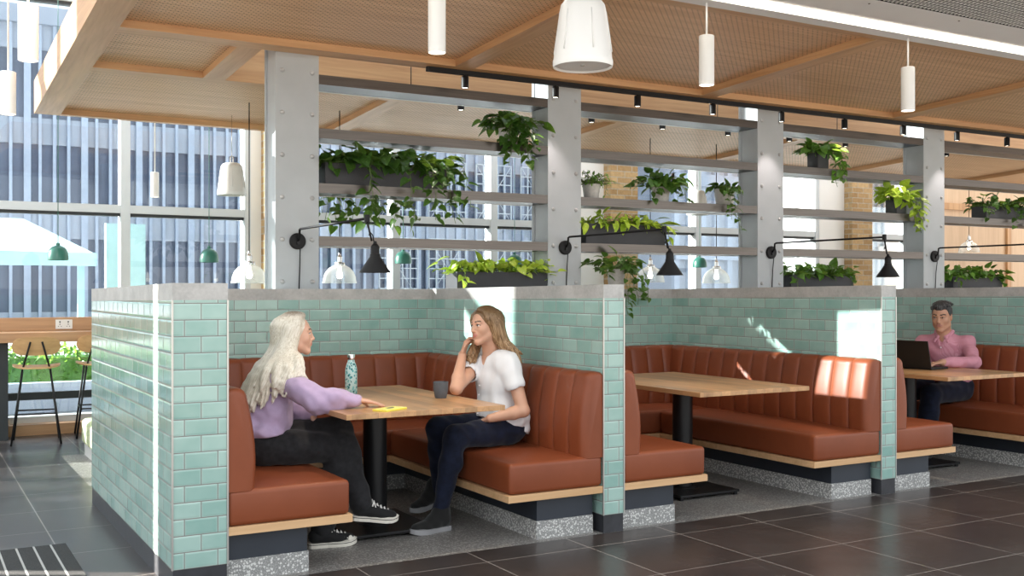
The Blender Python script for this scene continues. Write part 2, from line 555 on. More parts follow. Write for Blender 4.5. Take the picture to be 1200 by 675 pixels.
# expanded metal mesh; black sheets above it stand in for shade
bm = B()
p, a = .036, .030
x0m, x1m, y0m, y1m = 2.5, 13.0, 3.55, 4.425
n = int((x1m - x0m) / p)
slope = .55
L = (y1m - y0m)
for k in range(-40, n + 40):
    for sgn in (1, -1):
        xa = x0m + k * p; xb = xa + sgn * L * .41
        pa, pb = Vector((xa, y0m, 0)), Vector((xb, y1m, 0))
        # clip in x
        def clipx(A, Bp):
            d = Bp - A; t0, t1 = 0., 1.
            for lim, s in ((x0m, 1), (x1m, -1)):
                fa, fb = s * (A.x - lim), s * (Bp.x - lim)
                if fa < 0 and fb < 0: return None
                if fa < 0: t0 = max(t0, fa / (fa - fb))
                if fb < 0: t1 = min(t1, fa / (fa - fb))
            return (A + d * t0, A + d * t1) if t1 > t0 else None
        r = clipx(pa, pb)
        if not r: continue
        A, Bq = r
        d = (Bq - A).normalized(); nrm = Vector((-d.y, d.x, 0)) * .0013
        z0, z1 = zs_ + .008, zs_ + .011
        vs = [bm.verts.new(q) for q in (A - nrm + Vector((0, 0, z0)), A + nrm + Vector((0, 0, z0)), Bq + nrm + Vector((0, 0, z0)), Bq - nrm + Vector((0, 0, z0)),
                                        A - nrm + Vector((0, 0, z1)), A + nrm + Vector((0, 0, z1)), Bq + nrm + Vector((0, 0, z1)), Bq - nrm + Vector((0, 0, z1)))]
        for q in ((0, 1, 2, 3), (7, 6, 5, 4), (0, 4, 5, 1), (2, 6, 7, 3), (1, 5, 6, 2), (3, 7, 4, 0)): bm.faces.new([vs[i] for i in q])
mesh_c = struct('ceiling_mesh', bm, M['white'])
bm = B(); box(bm, 2.3, 13.2, 3.4, 4.428, zs_ + .10, zs_ + .14); box(bm, 2.3, 13.2, 4.4265, 4.4285, zs_ + .006, zs_ + .10); obj('void_shade_sheets', bm, M['void'], mesh_c)
# ================================================================ upholstered benches
def seat_cushion(bm, x0, x1, y0, y1, z0=.266, z1=.432):
    """soft box cushion, slightly crowned top"""
    nx, ny = max(2, int((x1 - x0) / .1)), max(2, int((y1 - y0) / .1))
    t = B()
    box(t, x0, x1, y0, y1, z0, z1, bev=.022, seg=4)
    bmesh.ops.subdivide_edges(t, edges=[e for e in t.edges if e.calc_length() > .2], cuts=6, use_grid_fill=True)
    for v in t.verts:
        fx = (v.co.x - x0) / (x1 - x0); fy = (v.co.y - y0) / (y1 - y0)
        if v.co.z > (z0 + z1) / 2:
            v.co.z += .012 * math.sin(PI * min(1, max(0, fx))) ** .7 * math.sin(PI * min(1, max(0, fy))) ** .7
            v.co.z += .003 * mnoise.noise(v.co * 6)
    me = bpy.data.meshes.new('t'); t.to_mesh(me); t.free(); bm.from_mesh(me); bpy.data.meshes.remove(me)

def backrest(bm, p0, p1, nrm, th0=.135, th1=.10, z0=.425, z1=.905, ch=.16, ends=(1, 1), phase=0.0):
    """channelled back pad from p0 to p1 along the wall; nrm points into the booth"""
    p0, p1 = Vector(p0), Vector(p1); nrm = Vector(nrm)
    L = (p1 - p0).length; d = (p1 - p0) / L
    # profile round the pad (depth from wall, height), from bottom front over the top to the back
    prof = []
    for k in range(9):
        f = k / 8; prof.append((th0 + (th1 - th0) * f ** 1.2 + .018 * math.sin(PI * f), z0 + (z1 - .05 - z0) * f, 1.0))
    for k in range(1, 7):
        a = PI / 2 * k / 6
        prof.append((th1 - .05 + .05 * math.cos(a), z1 - .05 + .05 * math.sin(a), 1.0 - .5 * k / 6))
    prof += [(.03, z1, .2), (.0, z1 - .006, 0)]
    s_list = []
    m = max(1, round(L / ch)); w = L / m
    for i in range(m):
        for f in (0.0, .03, .08, .18, .34, .5, .66, .82, .92, .97): s_list.append(((i + f) * w, f))
    s_list.append((L, 0.0))
    grid = []
    for s, f in s_list:
        puff = (1 - abs(2 * f - 1) ** 5) if f > 0 else 0.0
        edge = 0
        col = []
        for (dep, h, k) in prof:
            dd = dep - .012 * (1 - puff) * k
            hh = h - .007 * (1 - puff) * (1 - k)
            # rounded free ends
            for q, on in ((s, ends[0]), (L - s, ends[1])):
                if on and q < .035:
                    c = 1 - math.sqrt(max(0, 1 - (1 - q / .035) ** 2))
                    dd -= .030 * c; hh -= .020 * c * (1 if h > (z0 + z1) / 2 else 0)
            col.append(bm.verts.new(p0 + d * s + nrm * max(.0, dd) + Vector((0, 0, hh))))
        grid.append(col)
    for a, b in zip(grid, grid[1:]):
        for i in range(len(prof) - 1): bm.faces.new((a[i], b[i], b[i + 1], a[i + 1]))
    # end caps and back
    for col in (grid[0], grid[-1]):
        base = bm.verts.new(col[0].co - nrm * (nrm.dot(col[0].co - p0)) )
        bm.faces.new(col + [base])

def banquette(k, label):
    x0, x1 = XS[k], XE[k]
    t = thing('banquette_bench', label, 'bench', ((x0 + x1) / 2, 6.0, 0), group='rust leather booth benches')
    yf = YF + .004
    D = .60
    last = (k == 2)
    for (a, b, c, d) in ((x0 + .003, x0 + D, yf, YB - D), (x1 - D, x1 - .003, yf, YB - D), (x0 + .003, x1 - .003, YB - D, YB - .003)):
        bm = B(); seat_cushion(bm, a, b, c, d - .002)
        obj('seat_cushion', bm, M['leather'], t, world=True, smooth=True)
    e = .145
    for p0, p1, n, ends in (((x0, yf, 0), (x0, YB - .10, 0), (1, 0, 0), (1, 0)), ((x1, yf, 0), (x1, YB - .10, 0), (-1, 0, 0), (1, 0)),
                            ((x0 + .02, YB, 0), (x1 - .02, YB, 0), (0, -1, 0), (0, 0))):
        bm = B(); backrest(bm, p0, p1, n, ends=ends); recalc(bm)
        obj('backrest', bm, M['leather'], t, world=True, angle=50)
    bm = B()
    box(bm, x0 + .003, x0 + D + .012, yf - .004, YB - D - .012, .226, .265, bev=.002)
    box(bm, x1 - D - .012, x1 - .003, yf - .004, YB - D - .012, .226, .265, bev=.002)
    box(bm, x0 + .003, x1 - .003, YB - D - .012, YB - .003, .226, .265, bev=.002)
    obj('timber_rail', bm, M['oak_rail'], t, world=True)
    for nm, m, za, zb, o in (('kickboard', 'navy_kick', .1, .226, 0), ('plinth', 'terrazzo_plinth', 0, .1, .006)):
        bm = B(); r = D - .20 + o
        box(bm, x0 + .003, x0 + r, yf + .055 - o, YB - r, za, zb)
        box(bm, x1 - r, x1 - .035, yf + .055 - o, YB - r, za, zb)
        box(bm, x0 + .003, x1 - .003, YB - r, YB - .003, za, zb)
        obj(nm, bm, M[m], t, world=True)
    return t
banquette(0, 'rust leather booth bench where the two women sit')
banquette(1, 'rust leather booth bench in the empty middle booth')
banquette(2, 'rust leather booth bench where the man in pink sits')

# ================================================================ tables
def table(k, label):
    x0 = XS[k] + .60; x1 = x0 + .90; y0, y1 = 4.94, 6.32
    cx, cy = (x0 + x1) / 2, 5.66
    t = thing('pedestal_table', label, 'table', (cx, cy, 0), group='oak pedestal tables in the booths')
    bm = B(); box(bm, x0, x1, y0, y1, .717, .745, bev=.002)
    obj('tabletop', bm, M['table'], t, world=True)
    bm = B(); lathe(bm, [(0, .02), (.11, .02), (.11, .036), (.068, .04), (.068, .70), (.0, .70)], (cx, cy, 0), 40); recalc(bm)
    obj('column', bm, M['black_steel'], t, world=True, angle=40)
    bm = B(); box(bm, cx - .2, cx + .2, cy - .2, cy + .2, .70, .717, bev=.003)
    obj('mounting_plate', bm, M['black_steel'], t, world=True)
    bm = B(); box(bm, cx - .25, cx + .25, cy - .29, cy + .29, .018, .034, bev=.003)
    base = obj('base_plate', bm, M['black_steel'], t, world=True)
    for sx in (-1, 1):
        for sy in (-1, 1):
            bm = B(); lathe(bm, [(0, 0), (.014, 0), (.014, .018), (0, .018)], (cx + sx * .23, cy + sy * .27, 0), 12); recalc(bm)
            obj('foot', bm, M['black_steel'], t, world=True)
    return t
table(0, 'oak topped pedestal table between the two women')
table(1, 'oak topped pedestal table with nothing on it in the middle booth')
table(2, 'oak topped pedestal table holding the black laptop')
# ================================================================ riveted grey columns
XC = [2.262 + 2.243 * k for k in range(5)]; WC = .318
YC = 7.25
COLN = ['leftmost riveted grey steel column behind the two women', 'riveted grey steel column second from the left, above the middle partition',
        'riveted grey steel column third from the left, behind the empty booth', 'riveted grey steel column rising to the left of the man in pink',
        'riveted grey steel column at far right']
for k in range(4):
    x0, x1 = XC[k], XC[k] + WC
    t = thing('steel_column', COLN[k], 'column', ((x0 + x1) / 2, YC + .13, 0), group='riveted grey steel columns')
    bm = B()
    box(bm, x0, x1, YC, YC + .016, 0, 3.22, bev=.002); box(bm, x0, x1, YC + .24, YC + .256, 0, 3.22, bev=.002)
    box(bm, x0 + .012, x1 - .012, YC + .03, YC + .225, 0, 3.22)
    box(bm, x0 + .004, x1 - .004, YC + .016, YC + .03, 0, 3.22)
    box(bm, x0 + .004, x1 - .004, YC + .225, YC + .24, 0, 3.22)
    obj('shaft', bm, M['column'], t, world=True)
    for i in range(7):
        z = 1.42 + .297 * i
        if z > 3.1: break
        for sx in (x0 + .05, x1 - .05):
            bm = B(); lathe(bm, [(.0165, 0), (.0165, .003), (.013, .010), (.007, .014), (0, .0155)], (sx, YC, z), 14, axis=(0, -1, 0)); recalc(bm)
            obj('bolt', bm, M['bolt'], t, world=True, angle=50)

# ================================================================ steel shelves between the columns
ZSH = [2.83, 2.447, 2.055, 1.676]
TIER = ['topmost', 'second highest', 'third highest', 'lowest']
BAY = ['between the first and second grey columns', 'between the second and third grey columns', 'between the third and fourth grey columns', 'to the right of the fourth grey column']
for k in range(4):
    xa = XC[k] + WC + .002; xb = (XC[k + 1] - .002) if k < 3 else 12.2
    for i, z in enumerate(ZSH):
        t = thing('steel_shelf', '%s steel shelf %s' % (TIER[i], BAY[k]), 'shelf', ((xa + xb) / 2, YC + .14, z), group='steel shelves between the columns')
        bm = B()
        box(bm, xa, xb, YC + .002, YC + .006, z, z + .07)
        box(bm, xa, xb, YC + .274, YC + .278, z, z + .07)
        box(bm, xa, xb, YC + .006, YC + .274, z + .062, z + .066)
        obj('tray', bm, M['shelf_steel'], t, world=True)
        bm = B(); box(bm, xa, xb, YC + .0065, YC + .262, z + .0015, z + .055); obj('core', bm, M['navy_kick'], t, world=True)
        bm = B(); box(bm, xa, xb, YC + .264, YC + .274, z - .002, z + .05)
        obj('lip', bm, M['nosing'], t, world=True)

# ================================================================ spot tracks
ZTR = 2.955
def track(name, label, x0, x1, y, z):
    t = thing(name, label, 'light track', ((x0 + x1) / 2, y, z))
    bm = B(); box(bm, x0, x1, y - .018, y + .018, z - .018, z + .018, bev=.002); obj('rail', bm, M['black'], t, world=True)
    x = x0 + .05
    while x < x1:
        bm = B(); tube(bm, [(x, y, z + .018), (x, y, zr(y) + (.02 if y < 7.115 else .28))], .004, 6); x += 1.6
        obj('hanger', bm, M['black'], t, world=True)
    return t
YT1, YT2 = 7.06, 7.80
x_start = at(500, 85, y=YT1).x
track('light_track', 'black spotlight track running under the near timber raft edge', x_start, 12.5, YT1, 2.985)
track('light_track', 'black spotlight track behind the topmost steel shelves', 3.5, 12.5, YT2, 2.955)
def spot(x, y, zb, label):
    t = thing('track_spotlight', label, 'spotlight', (x, y, zb), group='black track spotlights')
    bm = B(); lathe(bm, [(0, .0), (.022, .0)], (0, 0, .004), 20); obj('lamp_face', bm, M['lamp_glow'], t)
    bm = B(); lathe(bm, [(.022, .006), (.024, 0), (.028, 0), (.028, .085), (.026, .088), (.0, .088)], (0, 0, 0), 24); recalc(bm); obj('housing', bm, M['black'], t, angle=40)
    bm = B(); tube(bm, [(0, 0, .086), (0, 0, .12)], .008, 8); obj('stem', bm, M['black'], t)
    return t
ORD = ['first', 'second', 'third', 'fourth', 'fifth', 'sixth', 'seventh', 'eighth', 'ninth', 'tenth']
for k in range(9): spot(3.655 + .8 * k, YT1, 2.872, '%s black spotlight from the left on the near track' % ORD[k])
for k, x in enumerate((4.0, 5.30, 6.09, 6.88, 7.68, 8.47, 10.05)):
    spot(x, YT2, 2.845, '%s black spotlight from the left on the track behind the shelves' % ORD[k])

# ================================================================ swing-arm lamps on the columns
LAMPL = ['black swing arm lamp on the leftmost column, over the table of the two women', 'black swing arm lamp on the second column, over the middle partition',
         'black swing arm lamp on the third column, over the empty booth', 'black swing arm lamp on the fourth column, arm leaving the photo at right']
for k in range(4):
    cx = XC[k] + .158
    cz = 1.705
    t = thing('swing_arm_lamp', LAMPL[k], 'lamp', (cx, YC, cz), group='black swing arm lamps')
    bm = B(); lathe(bm, [(0, 0), (.058, 0), (.058, .018), (.052, .024), (0, .024)], (0, 0, 0), 32, axis=(0, -1, 0)); recalc(bm)
    obj('wall_plate', bm, M['black'], t, angle=40)
    bm = B(); lathe(bm, [(0, 0), (.012, 0), (.012, .012), (0, .012)], (0, -.024, -.012), 12, axis=(0, -1, 0)); recalc(bm); obj('switch', bm, M['black_steel'], t)
    ex, ey, ez = 0.0, -1.30, .085
    bm = B(); tube(bm, [(0, -.02, .0), (0, -.05, .03), (0, -.055, .078), (0, -.075, .084), (ex, ey, ez)], .0085, 10); obj('arm', bm, M['black'], t, smooth=True)
    bm = B(); lathe(bm, [(0, -.022), (.017, -.022), (.017, .022), (0, .022)], (ex, ey, ez), 16); recalc(bm); obj('elbow', bm, M['black'], t, angle=40)
    sx, sy = .055, .01
    bm = B(); tube(bm, [(ex, ey, ez - .01), (ex + .018, ey, ez - .09), (ex + .03, ey, ez - .135)], .0065, 8)
    tube(bm, [(ex + .02, ey + .02, ez - .10), (ex + .03, ey + .024, ez - .08), (ex + .044, ey + .018, ez - .10), (ex + .05, ey + .01, ez - .15)], .004, 8)
    obj('lower_arm', bm, M['black'], t, smooth=True)
    bm = B(); H0 = ez - .325
    pr = [(.0, .19), (.010, .19), (.012, .175), (.022, .165), (.027, .155), (.027, .115), (.031, .112), (.031, .098), (.094, .004), (.094, 0), (.091, .001), (.028, .096), (.0, .10)]
    lathe(bm, pr, (ex + sx, ey + sy, H0), 40); recalc(bm); obj('lamp_shade', bm, M['black'], t, angle=35)
    bm = B(); lathe(bm, [(0, .095), (.02, .085), (.026, .06), (.02, .04), (0, .03)], (ex + sx, ey + sy, H0), 16); recalc(bm); obj('bulb', bm, M['white'], t, smooth=True)
    bm = B(); tube(bm, [(.012, -.03, -.05), (.016, -.012, -.16), (.012, -.006, -.34)], .004, 6); obj('flex', bm, M['black'], t)

# ================================================================ pendants
def cyl_pendant(p, zb, ztop, label, L=.30, r=.046):
    t = thing('cylinder_pendant', label, 'pendant light', (p[0], p[1], zb), group='white cylinder pendants')
    bm = B(); lathe(bm, [(r - .004, .008), (r - .002, 0), (r, .002), (r, L - .004), (r - .004, L), (0, L)], (0, 0, 0), 32); recalc(bm); obj('shade', bm, M['white'], t, angle=40)
    bm = B(); lathe(bm, [(0, .006), (r - .003, .006)], (0, 0, 0), 32); obj('diffuser', bm, M['lamp_glow'], t)
    bm = B(); tube(bm, [(0, 0, L - .005), (0, 0, ztop - zb)], .006, 8); obj('suspension_rod', bm, M['white'], t)
def on(u, v, y=None, z=None): return at(u, v, y=y, z=z)
for (u, v, kw, zt_, lab) in ((512, 62, dict(y=4.97), 3.10, 'white cylinder pendant hanging above the mug and the two women'),
                        (828, 100, dict(y=4.97), 3.10, 'white cylinder pendant above the empty booth, right of the big bell speaker'),
                        (1064, 130, dict(y=4.97), 3.10, 'white cylinder pendant at far right, below the mesh ceiling')):
    p = at(u, v, **kw); cyl_pendant(p, p.z, zt_, lab)
p = at(33, 71, z=2.6); cyl_pendant(p, 2.6, 5.6, 'white cylinder pendant at top left, larger of the two there', .30, .052)
p = at(9.5, 134, z=2.6); cyl_pendant(p, 2.6, 5.6, 'white cylinder pendant cut by the left edge of the photo', .30, .052)
p = at(181.5, 231, y=10.6); cyl_pendant(p, p.z, 5.6, 'small white cylinder pendant standing in for a reflection in the left window', .24, .038)  # added pendant in place of one mirrored in the window glass

def bell(p, zb, ztop, D, label, part_hidden=False):
    t = thing('pendant_speaker', label, 'speaker', (p[0], p[1], zb), group='white bell shaped hanging speakers')
    R = D / 2; H = D * 1.14
    pr = [(R * .93, .010), (R * .98, 0), (R, .012), (R, .03), (R * .975, .04), (R * .78, H * .80), (R * .73, H * .90), (R * .62, H * .965), (R * .45, H), (0, H)]
    bm = B(); lathe(bm, pr, (0, 0, 0), 48); recalc(bm); obj('housing', bm, M['white'], t, angle=40)
    bm = B(); lathe(bm, [(0, .012), (R * .93, .012)], (0, 0, 0), 40); obj('grille', bm, M['soffit'], t)
    bm = B(); lathe(bm, [(0, .006), (R * .07, .006), (R * .07, .012)], (0, 0, 0), 16); obj('badge', bm, M['nosing'], t)
    for k in range(6):
        a = k * PI / 3 + .3; bm = B()
        tube(bm, [(math.cos(a) * R * .968, math.sin(a) * R * .968, .07), (math.cos(a) * R * .775, math.sin(a) * R * .775, H * .79)],   .0035, 5)
        obj('rib', bm, M['white'], t)
    bm = B(); tube(bm, [(-.012, 0, H - .005), (-.012, 0, H + .05), (0, 0, H + .065), (.012, 0, H + .05), (.012, 0, H - .005)], .004, 8)
    tube(bm, [(0, 0, H + .06), (0, 0, ztop - zb)], .003, 6); obj('hook_and_wire', bm, M['chrome'], t)
p = at(683, 79, y=4.4); bell(p, p.z, 3.4, .30, 'big white bell shaped speaker hanging nearest the camera')
p = at(271.5, 229, y=9.5); bell(p, p.z, zr(9.5) + .05, .255, 'white bell shaped speaker hanging against the left window')
p = at(817, 252, y=9.6); bell(p, p.z, zr(9.6) + .05, .25, 'white bell shaped speaker partly hidden behind the shelves')

def dome(p, zb, ztop, D, label):
    t = thing('dome_pendant', label, 'pendant light', (p[0], p[1], zb), group='green dome pendants')
    R = D / 2; H = D * .78
    pr = [(R * .96, .004), (R * .97, 0), (R, .002), (R, H * .22), (R * .95, H * .48), (R * .82, H * .70), (R * .60, H * .86), (R * .30, H * .95), (R * .2, H * .97), (R * .19, H * 1.1), (R * .13, H * 1.14), (0, H * 1.14)]
    bm = B(); lathe(bm, pr, (0, 0, 0), 40); recalc(bm); obj('shade', bm, M['green_enamel'], t, angle=40)
    bm = B(); lathe(bm, [(0, .02), (R * .9, .02)], (0, 0, 0), 32); obj('diffuser', bm, M['white'], t)
    bm = B(); tube(bm, [(0, 0, H * 1.12), (0, 0, ztop - zb)], .0035, 6); obj('flex', bm, M['green_enamel'], t)
for (u, v, lab) in ((68, 305, 'green dome pendant at the left, in front of the tall window'), (245, 307.5, 'green dome pendant left of the glass pendant beside the leftmost column'),
                    (472.5, 309, 'green dome pendant right of the black lamp of the leftmost column'), (603, 312, 'green dome pendant peeping over the lime leaved planter'),
                    (820, 313.5, 'green dome pendant in the second shelf bay, left of a glass pendant')):
    p = at(u, v, y=10.0); dome(p, p.z, zr(9.8) + .25 if u > 100 else 5.4, .172, lab)

def ribbed_glass():
    m = bpy.data.materials.new('ribbed_glass'); m.use_nodes = True
    nt = m.node_tree; nt.nodes.clear(); g = N(nt)
    out = g.node('ShaderNodeOutputMaterial')
    tr = g.node('ShaderNodeBsdfTransparent'); tr.inputs[0].default_value = (.95, .97, .97, 1)
    gl = g.node('ShaderNodeBsdfPrincipled'); gl.inputs['Base Color'].default_value = (.9, .91, .9, 1); gl.inputs['Roughness'].default_value = .15
    lw = g.node('ShaderNodeLayerWeight'); lw.inputs[0].default_value = .35
    mx = g.node('ShaderNodeMixShader')
    g.link(g.math('ADD', g.math('MULTIPLY', lw.outputs[1], .8), .22, True), mx.inputs[0])
    g.link(tr.outputs[0], mx.inputs[1]); g.link(gl.outputs[0], mx.inputs[2]); g.link(mx.outputs[0], out.inputs[0])
    return m
M['ribbed_glass'] = ribbed_glass()
def glass_pendant(p, zb, ztop, D, label):
    t = thing('glass_pendant', label, 'pendant light', (p[0], p[1], zb), group='ribbed glass pendants')
    R = D / 2
    pr = [(R, 0), (R * 1.0, .012), (R * .97, .02), (R * .93, .06), (R * .82, .10), (R * .62, .135), (R * .40, .155), (R * .30, .16)]
    bm = B(); n = 96
    rings = []
    for r, h in pr:
        rings.append([bm.verts.new((math.cos(2 * PI * k / n) * (r + (.0022 if k % 2 else 0)), math.sin(2 * PI * k / n) * (r + (.0022 if k % 2 else 0)), h)) for k in range(n)])
    for a, b in zip(rings, rings[1:]):
        for k in range(n): bm.faces.new((a[k], a[(k + 1) % n], b[(k + 1) % n], b[k]))
    bmesh.ops.solidify(bm, geom=bm.faces[:], thickness=.003)
    obj('lamp_shade', bm, M['ribbed_glass'], t, smooth=True)
    bm = B(); lathe(bm, [(R * .32, .155), (R * .34, .165), (R * .30, .185), (.024, .19), (.024, .235), (.014, .245), (.010, .27), (0, .27)], (0, 0, 0), 24); recalc(bm)
    obj('metal_neck', bm, M['chrome'], t, angle=40)
    bm = B(); lathe(bm, [(0, .04), (.02, .045), (.028, .07), (.02, .10), (.014, .14), (.014, .17), (0, .17)], (0, 0, 0), 16); recalc(bm); obj('bulb', bm, M['lamp_glow'], t, smooth=True)
    bm = B(); tube(bm, [(0, 0, .26), (0, 0, ztop - zb)], .0045, 6); obj('rod', bm, M['black'], t)
for (u, v, y, lab) in ((292, 332, 8.95, 'ribbed glass pendant just left of the leftmost column'), (398, 332, 8.95, 'ribbed glass pendant left of the black lamp of the leftmost column'),
                       (762, 331, 8.95, 'ribbed glass pendant half hidden behind the second black lamp'), (839.5, 332, 8.95, 'ribbed glass pendant in the second shelf bay, below the trailing grey pot'),
                       (1135.5, 296, 10.3, 'ribbed glass pendant at far right before the timber wall')):
    p = at(u, v, y=y); glass_pendant(p, p.z, zr(y) + .05, .30, lab)
# silver duct glimpsed in the gap above the columns
bm = B(); tube(bm, [(2.3, 7.6, 3.42), (9, 7.6, 3.42)], .10, 16)
for k in range(14): tube(bm, [(2.5 + k * .45, 7.6, 3.42), (2.52 + k * .45, 7.6, 3.42)], .106, 16)
d = obj('ventilation_duct', bm, M['chrome']); tag(d, 'silver round duct glimpsed in the gap between the timber rafts', 'duct')
# ================================================================ plants
def leaf_mat(name, c0, c1, edge):
    m, nt, b = new_mat(name); g = N(nt)
    co = g.coord('Object')
    c = g.ramp(g.noise(co, 22, 3), [(.3, c0), (.68, c1)])
    c = g.mix(g.math('GREATER_THAN', g.noise(co, 60, 4), .62), c, edge)
    g.put(b.inputs['Base Color'], c)
    b.inputs['Roughness'].default_value = .38
    tr = g.node('ShaderNodeBsdfTranslucent'); g.put(tr.inputs[0], g.mix(.5, c, (.35, .55, .05)))
    mx = g.node('ShaderNodeMixShader'); mx.inputs[0].default_value = .32
    g.link(b.outputs[0], mx.inputs[1]); g.link(tr.outputs[0], mx.inputs[2])
    g.link(mx.outputs[0], nt.nodes['Material Output'].inputs[0])
    return m
M['leaf_dark'] = leaf_mat('dark_green_leaves', (.022, .075, .012), (.06, .16, .025), (.13, .24, .06))
M['leaf_mid'] = leaf_mat('mid_green_leaves', (.05, .15, .02), (.12, .28, .035), (.2, .36, .07))
M['leaf_lime'] = leaf_mat('lime_green_leaves', (.30, .50, .03), (.52, .68, .07), (.65, .75, .20))
M['stem'] = plain('plant_stem', (.10, .16, .04), .6, 0, var=.2)

# heart shaped leaf outline (x across, y along), with fold
HEART = [(0, 0), (.16, -.10), (.34, -.04), (.43, .14), (.40, .36), (.28, .62), (.13, .84), (0, 1.0)]
LANCE = [(0, 0), (.10, .05), (.19, .2), (.21, .4), (.17, .62), (.09, .84), (0, 1.0)]
def leaf(bm, p, d, up, L, shape=HEART, curl=.3, mi=0):
    """one folded, curling leaf of length L from p along d"""
    d = d.normalized(); s = d.cross(up)
    if s.length < 1e-3: s = d.cross(Vector((1, .3, 0)))
    s.normalize(); nrm = s.cross(d).normalized()
    def P(x, y):
        fold = .28 * abs(x)
        bend = -curl * y * y * .5
        return p + (s * x + d * y + nrm * (fold + bend)) * L
    mid = [bm.verts.new(P(0, f)) for f in (0, .2, .45, .72, 1.0)]
    for sg in (1, -1):
        o = [bm.verts.new(P(x * sg, y)) for x, y in shape[1:-1]]
        seq = o
        k = len(seq)
        idx = [0] + [min(3, int(j * 4 / k) ) for j in range(1, k)]
        # fan: connect outline to the midrib
        prev_o, prev_m = seq[0], mid[0]
        mpos = 0
        for j in range(1, k):
            tgt = round(j / (k - 1) * 3)
            if tgt > mpos:
                q = (prev_m, prev_o, seq[j], mid[tgt]); mpos = tgt
            else: q = (prev_m, prev_o, seq[j])
            if sg < 0: q = q[::-1]
            f = bm.faces.new(q); f.smooth = True; f.material_index = mi
            prev_o, prev_m = seq[j], mid[mpos]
        q = (prev_m, prev_o, mid[4])
        if sg < 0: q = q[::-1]
        f = bm.faces.new(q); f.smooth = True; f.material_index = mi

def rv(r, a=-1, b=1): return r.uniform(a, b)
def foliage(r, c, sx, sy, n, L, hgt=.12, shape=HEART, trails=(), trail_leaf=.8, out=.12):
    """leaf mass over a pot mouth at c of half size sx, sy; trails: (dx, dy, dz-length, n) hanging vines"""
    bm = B()
    for _ in range(n):
        bx, by = rv(r) * sx, rv(r) * sy
        root = c + Vector((bx, by, 0))
        ang = r.uniform(0, 2 * PI); lean = r.uniform(.1, 1.0)
        dirx = Vector((math.cos(ang) * lean + bx / max(sx, .05) * .35, math.sin(ang) * lean + by / max(sy, .05) * .35, r.uniform(.2, 1.0)))
        ht = r.uniform(.25, 1.0) * hgt
        tip = root + dirx.normalized() * ht + Vector((dirx.x, dirx.y, 0)) * out * r.random()
        tube(bm, [root, (root + tip) / 2 + Vector((0, 0, .02)), tip], .0018, 4, caps=False, mi=1)
        ld = Vector((dirx.x, dirx.y, r.uniform(-.7, .35)))
        leaf(bm, tip, ld, Vector((rv(r) * .5, rv(r) * .5, 1)), L * r.uniform(.65, 1.15), shape, r.uniform(.1, .6))
    for (ox, oy, dx, dy, dz, m) in trails:
        p = c + Vector((ox, oy, .0)); pts = [p.copy()]
        q = p + Vector((dx, dy * 1.7, .03)); pts.append(q.copy())
        steps = max(4, int(dz / .05))
        for k in range(steps):
            q = q + Vector((rv(r) * .018 + dx * .04, rv(r) * .012 + dy * .04, -dz / steps)); pts.append(q.copy())
        tube(bm, pts, .0022, 5, mi=1)
        for k in range(m):
            f = (k + r.random() * .6) / m * (len(pts) - 1); i = min(int(f), len(pts) - 2)
            b_ = pts[i].lerp(pts[i + 1], f - i)
            a = r.uniform(0, 2 * PI)
            dd = Vector((math.cos(a) * .8, math.sin(a) * .6 - .25, r.uniform(-.9, .1)))
            tip = b_ + dd * .03
            tube(bm, [b_, tip], .0013, 4, caps=False, mi=1)
            leaf(bm, tip, dd, Vector((rv(r) * .4, -.5, 1)), L * trail_leaf * r.uniform(.6, 1.1), shape, r.uniform(.2, .6))
    return bm

def trough(name, label, x0, x1, y0, y1, z0, h, leafm, seed, n, L, hgt, shape=HEART, trails=(), group='planter troughs on the shelves', cat='planter', **k):
    t = thing(name, label, cat, ((x0 + x1) / 2, (y0 + y1) / 2, z0), group=group)
    hx, hy = (x1 - x0) / 2, (y1 - y0) / 2
    bm = B(); w_ = .008
    box(bm, -hx, hx, -hy, -hy + w_, 0, h); box(bm, -hx, hx, hy - w_, hy, 0, h)
    box(bm, -hx, -hx + w_, -hy + w_, hy - w_, 0, h); box(bm, hx - w_, hx, -hy + w_, hy - w_, 0, h); box(bm, -hx + w_, hx - w_, -hy + w_, hy - w_, 0, .01)
    obj('planter_box', bm, M['planter'], t)
    bm = B(); box(bm, -hx + w_, hx - w_, -hy + w_, hy - w_, h - .05, h - .02); obj('soil', bm, M['soil'], t)
    r = random.Random(seed)
    bm = foliage(r, Vector((0, 0, h - .03)), hx - .03, hy - .02, n, L, hgt, shape, trails, **k)
    obj('foliage', bm, [M[leafm], M['stem']], t, uv=False)
    return t

def potted(name, label, p, R, H, potm, leafm, seed, n, L, hgt, trails=(), shape=HEART, square=False, group='small potted plants on the shelves', sp=.7, **k):
    t = thing(name, label, 'potted plant', p, group=group)
    bm = B()
    if square: box(bm, -R, R, -R, R, 0, H, bev=.004)
    else: lathe(bm, [(0, 0), (R * .80, 0), (R * .84, .004), (R, H - .01), (R, H), (R * .93, H), (R * .90, H - .03), (0, H - .03)], (0, 0, 0), 36)
    recalc(bm); obj('pot', bm, M[potm], t, angle=40)
    bm = B(); lathe(bm, [(0, H - .02), (R * .9, H - .02)], (0, 0, 0), 24); obj('soil', bm, M['soil'], t) if not square else bm.free()
    r = random.Random(seed)
    bm = foliage(r, Vector((0, 0, H - .02)), R * sp, R * sp, n, L, hgt, shape, trails, **k)
    obj('foliage', bm, [M[leafm], M['stem']], t, uv=False)
    return t

YP = YC + .13                       # middle of the shelves
ST = [z + .071 for z in ZSH]        # shelf tops
def px(u, y=YP): return at(u, 300, y=y).x
